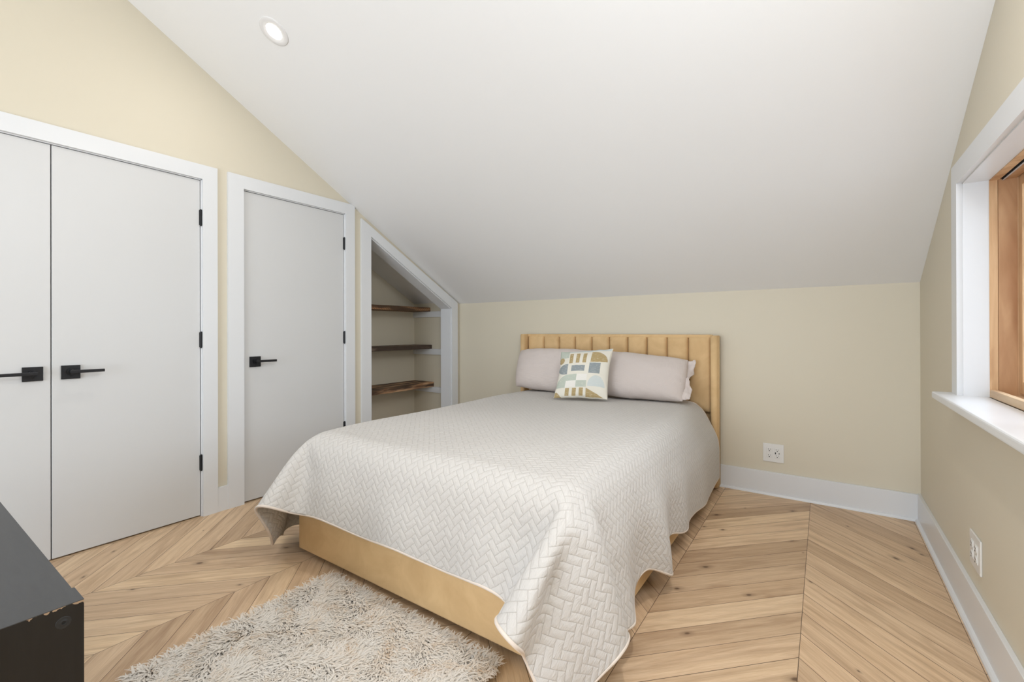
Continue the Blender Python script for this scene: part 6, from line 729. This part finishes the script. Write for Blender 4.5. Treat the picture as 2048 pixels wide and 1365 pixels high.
[1761,-361,197,1,0,62,1,0,69,1,0,75,2,1,79,3,0,82,6,0,84,9,0,85,10,0,83,10,0,82,11,0,77,17,0,72,26,0,62,41,0,47,50,0,31,56,0,17,63,0,4,61,0,1,60,0,2,61,0,1,60,0,2,61,0,1,60,0,2,61,0,1,60,0,0,61,0,1,60,0,0,61,0,-1,60,0,-1,61,0,-1,60,0,-1,61,0,-1,60,0,-2,61,0,-2,60,0,-1,61,0,-2,60,0,-1,61,0,-1,60,0,-1,61,0,-1,61,0,0,60,0,0,61,0,1,60,0,1,61,0,1,60,0,2,61,0,2,60,0,2,61,0,2,60,0,2,61,0,2,60,0,2,61,0,1,60,0,1,60,0,0,59,0,0,58,0,-1,56,0,-3,52,0,-5,48,0,-9,45,0,-13,41,0,-28,38,0,-35,37,0,-44,32,0,-52,27,0,-53,28,0,-53,28,0,-53,27,0,-54,22,0,-57,17,0,-60,8,0,-61,3,-1,-63,2,0,-64,1,0,-64,0,0,-63,0,0,-62,0,0,-62,0,0,-61],
[1761,-300,197,1,0,62,1,0,69,1,0,75,2,0,79,3,0,82,6,0,84,9,0,85,10,0,83,9,0,82,12,0,77,17,0,72,26,0,62,41,0,46,51,0,32,55,0,18,63,0,3,61,0,2,60,0,1,61,0,1,60,0,2,61,0,1,60,0,1,61,0,1,60,0,0,61,0,0,60,0,0,61,0,-1,60,0,0,61,0,-1,60,0,-2,61,0,-1,60,0,-2,61,0,-1,60,0,-2,61,0,-1,60,0,-1,61,0,-1,60,0,-1,61,0,0,61,0,0,60,0,0,61,0,1,60,0,1,61,0,2,60,0,2,61,0,2,60,0,2,61,0,3,60,0,2,61,0,2,60,0,1,61,0,1,60,0,1,60,0,0,59,0,0,58,0,-2,56,0,-3,52,0,-5,48,0,-9,45,0,-13,40,0,-29,39,0,-34,37,0,-44,31,0,-52,28,0,-53,27,0,-53,29,0,-53,26,0,-54,23,0,-56,17,0,-59,8,0,-62,4,0,-63,1,0,-63,1,0,-63,1,-1,-63,0,0,-63,0,0,-61,-1,0,-61]]
QX0, QX1, QY0, QY1 = 0.55, 2.91, -2.585, -0.15
raw = np.array(QUILT_ROWS, dtype=np.int32).reshape(NY+1, NX+1, 3)
Q = (np.cumsum(raw.astype(np.int32), axis=1)/2000.0)
me = bpy.data.meshes.new('quilt')
fs = []
for j in range(NY):
    for i in range(NX):
        a = j*(NX+1)+i; fs.append((a, a+1, a+NX+2, a+NX+1))
me.from_pydata([tuple(map(float, p)) for p in Q.reshape(-1, 3)], [], fs)
uvl = me.uv_layers.new(name='UVMap')
uvv = [(QX0+(QX1-QX0)*i/NX, QY0+(QY1-QY0)*j/NY) for j in range(NY+1) for i in range(NX+1)]
for lp in me.loops: uvl.data[lp.index].uv = uvv[lp.vertex_index]
for p in me.polygons: p.use_smooth = True
me.materials.append(M['quilt'])
quilt = bpy.data.objects.new('quilt', me); COL.objects.link(quilt)
quilt['label'] = 'cream herringbone-stitched quilt draped over the bed'; quilt['category'] = 'quilt'
sub = quilt.modifiers.new('subdivision', 'SUBSURF'); sub.levels = 2; sub.render_levels = 2
so = quilt.modifiers.new('thickness', 'SOLIDIFY'); so.thickness = 0.009; so.offset = 0.0
# bound edge
cu = bpy.data.curves.new('binding', 'CURVE'); cu.dimensions = '3D'; cu.bevel_depth = 0.0058; cu.bevel_resolution = 3; cu.resolution_u = 4
ring = [Q[0, i] for i in range(NX+1)] + [Q[j, NX] for j in range(1, NY+1)] + [Q[NY, i] for i in range(NX-1, -1, -1)] + [Q[j, 0] for j in range(NY-1, 0, -1)]
sp = cu.splines.new('BEZIER'); sp.bezier_points.add(len(ring)-1)
for k, p in enumerate(ring):
    sp.bezier_points[k].co = p; sp.bezier_points[k].handle_left_type = sp.bezier_points[k].handle_right_type = 'AUTO'
sp.use_cyclic_u = True
co = bpy.data.objects.new('binding', cu); COL.objects.link(co)
dg = bpy.context.evaluated_depsgraph_get(); bmesh_me = bpy.data.meshes.new_from_object(co.evaluated_get(dg))
bpy.data.objects.remove(co)
bo = bpy.data.objects.new('quilt_binding', bmesh_me); COL.objects.link(bo); bo.parent = quilt
bmesh_me.materials.clear(); bmesh_me.materials.append(M['binding'])
for p in bmesh_me.polygons: p.use_smooth = True

# ---------------------------------------------------------------- pillows
def pillow(name, bl, br, tr, tl, thick, mats, label, cat, seed, uvscale=None, pinch=0.035, nu=44, nv=34, group=None, sag=0.0, bulge_pow=2.4):
    """bl, br, tr, tl: corners of the middle sheet"""
    bl, br, tr, tl = map(Vector, (bl, br, tr, tl))
    nrm = ((br-bl).cross(tl-bl)).normalized()
    if nrm.y > 0: nrm = -nrm
    W_ = (br-bl).length; H_ = (tl-bl).length
    me = bpy.data.meshes.new(name); vs = []; idx = {}; uv = {}
    for side in (1, -1):
        for j in range(nv+1):
            for i in range(nu+1):
                u, v = i/nu, j/nv
                if side == -1 and (i in (0, nu) or j in (0, nv)): idx[side, i, j] = idx[1, i, j]; continue
                # edges bow in between the pointed corners
                iu = pinch*(math.sin(math.pi*v))*(1-2*u); iv = pinch*(math.sin(math.pi*u))*(1-2*v)*W_/H_*0.6
                uu, vv = u + iu, v + iv
                p = (bl*(1-uu)+br*uu)*(1-vv) + (tl*(1-uu)+tr*uu)*vv
                prof = ((1-abs(2*u-1)**bulge_pow)*(1-abs(2*v-1)**bulge_pow))**0.55
                q = Vector((u*3.1+seed, v*3.1, side*0.7+seed))
                wr = noise.noise(q*1.3)*0.018*prof + noise.noise(q*4.5)*0.004*(0.3+prof)
                # radiating creases near the corners and edges
                ed = min(u, 1-u, v, 1-v); cr = math.sin((u*17+v*13+seed)*2.1+4*noise.noise(q*2))*0.0035*math.exp(-ed/0.07)
                d = side*(thick/2*prof*(1.0 + sag*(0.5-v)) + wr*0.5) + cr
                p = p + nrm*d + Vector((0, 0, 1))*noise.noise(Vector((u*4+seed, v*3, 5)))*0.006*(0.2+ (1-prof))
                idx[side, i, j] = len(vs); vs.append(p)
    fs = []; mi = []
    for side in (1, -1):
        for j in range(nv):
            for i in range(nu):
                f = [idx[side, i, j], idx[side, i+1, j], idx[side, i+1, j+1], idx[side, i, j+1]]
                if side == -1: f = f[::-1]
                fs.append(f); mi.append((0 if side == 1 else 1, i, j, side))
    org = sum(vs, Vector())/len(vs); org.z = min(v.z for v in vs)
    me.from_pydata([v-org for v in vs], [], fs); uvl = me.uv_layers.new(name='UVMap')
    su, sv = (W_, H_) if uvscale is None else uvscale
    for p, (m_, i, j, side) in zip(me.polygons, mi):
        p.use_smooth = True; p.material_index = min(m_, len(mats)-1)
        cs = [(i, j), (i+1, j), (i+1, j+1), (i, j+1)]
        if side == -1: cs = cs[::-1]
        for li, (ci, cj) in zip(p.loop_indices, cs): uvl.data[li].uv = (ci/nu*su, cj/nv*sv)
    for m_ in mats: me.materials.append(m_)
    o = bpy.data.objects.new(name, me); COL.objects.link(o); o.location = org
    o['label'] = label; o['category'] = cat
    if group: o['group'] = group
    sb = o.modifiers.new('subdivision', 'SUBSURF'); sb.levels = 1; sb.render_levels = 1
    return o
def flap(parent, p0, p1, w, mat):
    b = N(); nu, nv = 8, 40; g = []
    ax = (p1-p0).normalized(); nrm = Vector((0, -0.87, 0.49))
    for j in range(nv+1):
        v = j/nv; row = []
        for i in range(nu+1):
            u = i/nu; q = Vector((u*2, v*5, 2))
            off = 0.018*math.sin(v*13+u*1.5)*u + 0.012*noise.noise(q*2.2)*(0.3+u) + 0.020*math.sin(v*6.2)*(0.3+u)*(1-0.4*u) + 0.010*noise.noise(q*6.5)
            wu = w*u*(1 + 0.22*math.sin(v*7.0+0.8) + 0.25*noise.noise(Vector((0, v*9, 1))))
            row.append(b.verts.new(p0.lerp(p1, v) + Vector((1, 0, 0))*wu + nrm*off + Vector((0, 0.4, 0))*wu*0.8))
        g.append(row)
    for j in range(nv):
        for i in range(nu): b.faces.new((g[j][i], g[j][i+1], g[j+1][i+1], g[j+1][i]))
    o = link('pillowcase_flap', b, mat, parent, True)
    m_ = o.modifiers.new('thickness', 'SOLIDIFY'); m_.thickness = 0.004
    return o
def seam_tube(parent, pts, r, mat, name):
    cu = bpy.data.curves.new(name, 'CURVE'); cu.dimensions = '3D'; cu.bevel_depth = r; cu.bevel_resolution = 2
    sp = cu.splines.new('POLY'); sp.points.add(len(pts)-1)
    for k, p in enumerate(pts): sp.points[k].co = (*p, 1)
    sp.use_cyclic_u = True
    c = bpy.data.objects.new(name, cu); COL.objects.link(c)
    mm = bpy.data.meshes.new_from_object(c.evaluated_get(bpy.context.evaluated_depsgraph_get())); bpy.data.objects.remove(c)
    o = bpy.data.objects.new(name, mm); COL.objects.link(o); o.parent = parent; mm.materials.clear(); mm.materials.append(mat)
    for p in mm.polygons: p.use_smooth = True
    return o
lp = pillow('pillow', (0.930, -0.335, 0.640), (1.560, -0.350, 0.630), (1.585, -0.165, 0.955), (0.868, -0.155, 0.948), 0.18, [M['ribbed']], 'blush ribbed pillow leaning on the left half of the headboard', 'pillow', 1.3, pinch=-0.022, group='blush bed pillows', bulge_pow=3.4)
rp = pillow('pillow', (1.680, -0.340, 0.630), (2.310, -0.340, 0.628), (2.305, -0.155, 0.905), (1.665, -0.160, 0.955), 0.19, [M['waffle']], 'blush waffle-weave pillow leaning on the right half of the headboard', 'pillow', 4.1, pinch=-0.010, group='blush bed pillows', bulge_pow=3.4)
flap(rp, Vector((2.292, -0.340, 0.640)), Vector((2.288, -0.160, 0.895)), 0.050, M['waffle'])
tp = pillow('throw_pillow', (1.475, -0.655, 0.622), (1.850, -0.535, 0.626), (1.822, -0.350, 0.985), (1.440, -0.470, 0.955), 0.13, [M['print'], M['print_back']], 'square cream throw pillow printed with ochre, blue and sage blocks', 'cushion', 7.7, uvscale=(1.0, 1.0), pinch=0.035, nu=36, nv=36)


# ---------------------------------------------------------------- shaggy rug
rug = thing('shag_rug', (1.72, -2.7, 0), 'small cream shag rug at the foot of the bed', 'rug')
RX0, RX1, RY0, RY1 = 1.262, 2.205, -3.03, -2.315
b = N(); box(b, RX0, RX1, RY0, RY1, 0.0005, 0.010, 0.003); link('backing', b, M['rug_back'], rug)
rs = np.random.RandomState(5)
NT_ = 38000
px = rs.uniform(RX0, RX1, NT_); py = rs.uniform(RY0, RY1, NT_)
def fld(x, y, k):
    return np.sin(x*19.0+k*2.1+3*np.sin(y*11+k))+np.sin(y*23.0+k*1.3+3*np.sin(x*13+k*0.7))
ang = fld(px, py, 1.0)*1.1 + rs.normal(0, 0.45, NT_)
# locks at the rim lean outwards
for (dist, dirn) in ((px-RX0, math.pi), (RX1-px, 0.0), (py-RY0, -math.pi/2), (RY1-py, math.pi/2)):
    wgt = np.exp(-dist/0.018)*0.8
    ang = np.where(rs.uniform(0, 1, NT_) < wgt, dirn + rs.normal(0, 0.6, NT_), ang)
L = rs.uniform(0.026, 0.050, NT_); lean = rs.uniform(0.7, 1.4, NT_); wd = rs.uniform(0.0018, 0.0044, NT_)
curl = rs.normal(0, 0.7, NT_)
SEG = 4; V = np.zeros((NT_, (SEG+1)*2, 3), np.float32)
cx, cy_, cz = px.copy(), py.copy(), np.full(NT_, 0.009)
tz = 1.15 - lean*0.2
for s_ in range(SEG+1):
    t = s_/SEG
    w_ = wd*(1.0-0.75*t**2)
    sx_, sy_ = -np.sin(ang), np.cos(ang); tw = np.sin(t*2.2+curl*2)*0.5
    V[:, 2*s_, 0] = cx - sx_*w_; V[:, 2*s_, 1] = cy_ - sy_*w_; V[:, 2*s_, 2] = cz - tw*w_*0.5
    V[:, 2*s_+1, 0] = cx + sx_*w_; V[:, 2*s_+1, 1] = cy_ + sy_*w_; V[:, 2*s_+1, 2] = cz + tw*w_*0.5
    el = 0.85 - lean*t*1.3
    st_ = L/SEG; cx = cx + np.cos(ang)*np.cos(el)*st_; cy_ = cy_ + np.sin(ang)*np.cos(el)*st_; cz = np.maximum(cz + np.sin(el)*st_, 0.004)
    ang = ang + curl*0.28
V[:, :, 1] = np.minimum(V[:, :, 1], BY0 - 0.003)
nvv = (SEG+1)*2
F = np.zeros((NT_, SEG, 4), np.int32)
for s_ in range(SEG):
    base = np.arange(NT_)*nvv
    F[:, s_, 0] = base+2*s_; F[:, s_, 1] = base+2*s_+1; F[:, s_, 2] = base+2*s_+3; F[:, s_, 3] = base+2*s_+2
me = bpy.data.meshes.new('pile'); me.vertices.add(NT_*nvv); me.vertices.foreach_set('co', V.reshape(-1))
me.loops.add(NT_*SEG*4); me.loops.foreach_set('vertex_index', F.reshape(-1))
me.polygons.add(NT_*SEG); me.polygons.foreach_set('loop_start', np.arange(NT_*SEG, dtype=np.int32)*4)
me.polygons.foreach_set('use_smooth', np.ones(NT_*SEG, bool))
me.update(calc_edges=True)
tone = np.clip((fld(px*1.7, py*1.7, 4.0)*0.16+0.30) + rs.normal(0, 0.22, NT_), 0, 1)
att = me.attributes.new('shade', 'FLOAT', 'POINT')
tip = np.tile(np.repeat(np.linspace(0.0, 0.0, SEG+1), 2), (NT_, 1))
att.data.foreach_set('value', (np.repeat(tone[:, None], nvv, 1) + tip).astype(np.float32).reshape(-1))
me.materials.append(M['pile'])
po = bpy.data.objects.new('pile', me); COL.objects.link(po); po.parent = rug; po.matrix_parent_inverse = Matrix.Translation(-Vector(rug.location)); po['kind'] = 'stuff'

# ---------------------------------------------------------------- black cabinet in the near corner
cab = thing('low_cabinet', (1.1, -3.45, 0), 'worn black low cabinet with chipped top corner in the near left corner', 'cabinet')
CX0, CX1, CY0, CY1, CZ = 0.48, 1.6845, -3.72, -3.222, 0.5
b = N(); box(b, CX1-0.019, CX1, CY0, CY1, 0.0, CZ-0.0012, 0.0006); e = link('end_panel', b, M['cabinet'], cab)
b = N(); box(b, CX0, CX0+0.019, CY0, CY1, 0.0, CZ-0.0012, 0.0006); link('end_panel', b, M['cabinet'], cab)
b = N(); box(b, CX0, CX1-0.081, CY0, CY1-0.0045, CZ-0.022, CZ, 0.0008); box(b, CX1-0.0815, CX1+0.0003, CY0, CY1, CZ-0.0014, CZ+0.0004, 0.0005)
link('top_panel', b, M['cabinet_top'], cab)
b = N(); box(b, CX0+0.019, CX1-0.019, CY1-0.012, CY1-0.005, 0.04, CZ-0.022); link('back_panel', b, M['cabinet'], cab)
b = N(); box(b, CX0+0.019, CX1-0.019, CY0, CY1-0.012, 0.05, 0.069); link('bottom_panel', b, M['cabinet'], cab)
for k in range(2):
    xa = CX0+0.021+k*0.582
    b = N(); box(b, xa, xa+0.579, CY0-0.019, CY0-0.001, 0.07, CZ-0.03, 0.001); dd = link('cabinet_door', b, M['cabinet'], cab)
    b = N(); cyl(b, (xa+(0.53 if k == 0 else 0.05), CY0-0.030, 0.3), 0.012, 0.022, 1, 20); link('knob', b, M['black'], dd)
m = Matrix.Translation((CX1, -3.2565, 0.463)) @ Matrix.Rotation(math.pi/2, 4, 'Y')
b = N(); lathe(b, [(0.0135, -0.001), (0.0135, 0.0008), (0.0125, 0.0013), (0.0105, 0.0008), (0.0095, 0.0010), (0.0055, 0.0008), (0.0045, 0.0020), (0.0036, 0.0018), (0.0033, -0.004)], m, 36)
rg = link('screw_cap', b, M['cap'], cab, True)
b = N(); cyl(b, (CX1+0.0004, -3.2565, 0.463), 0.0030, 0.0006, 0, 16); link('screw_hole', b, M['hole'], rg)
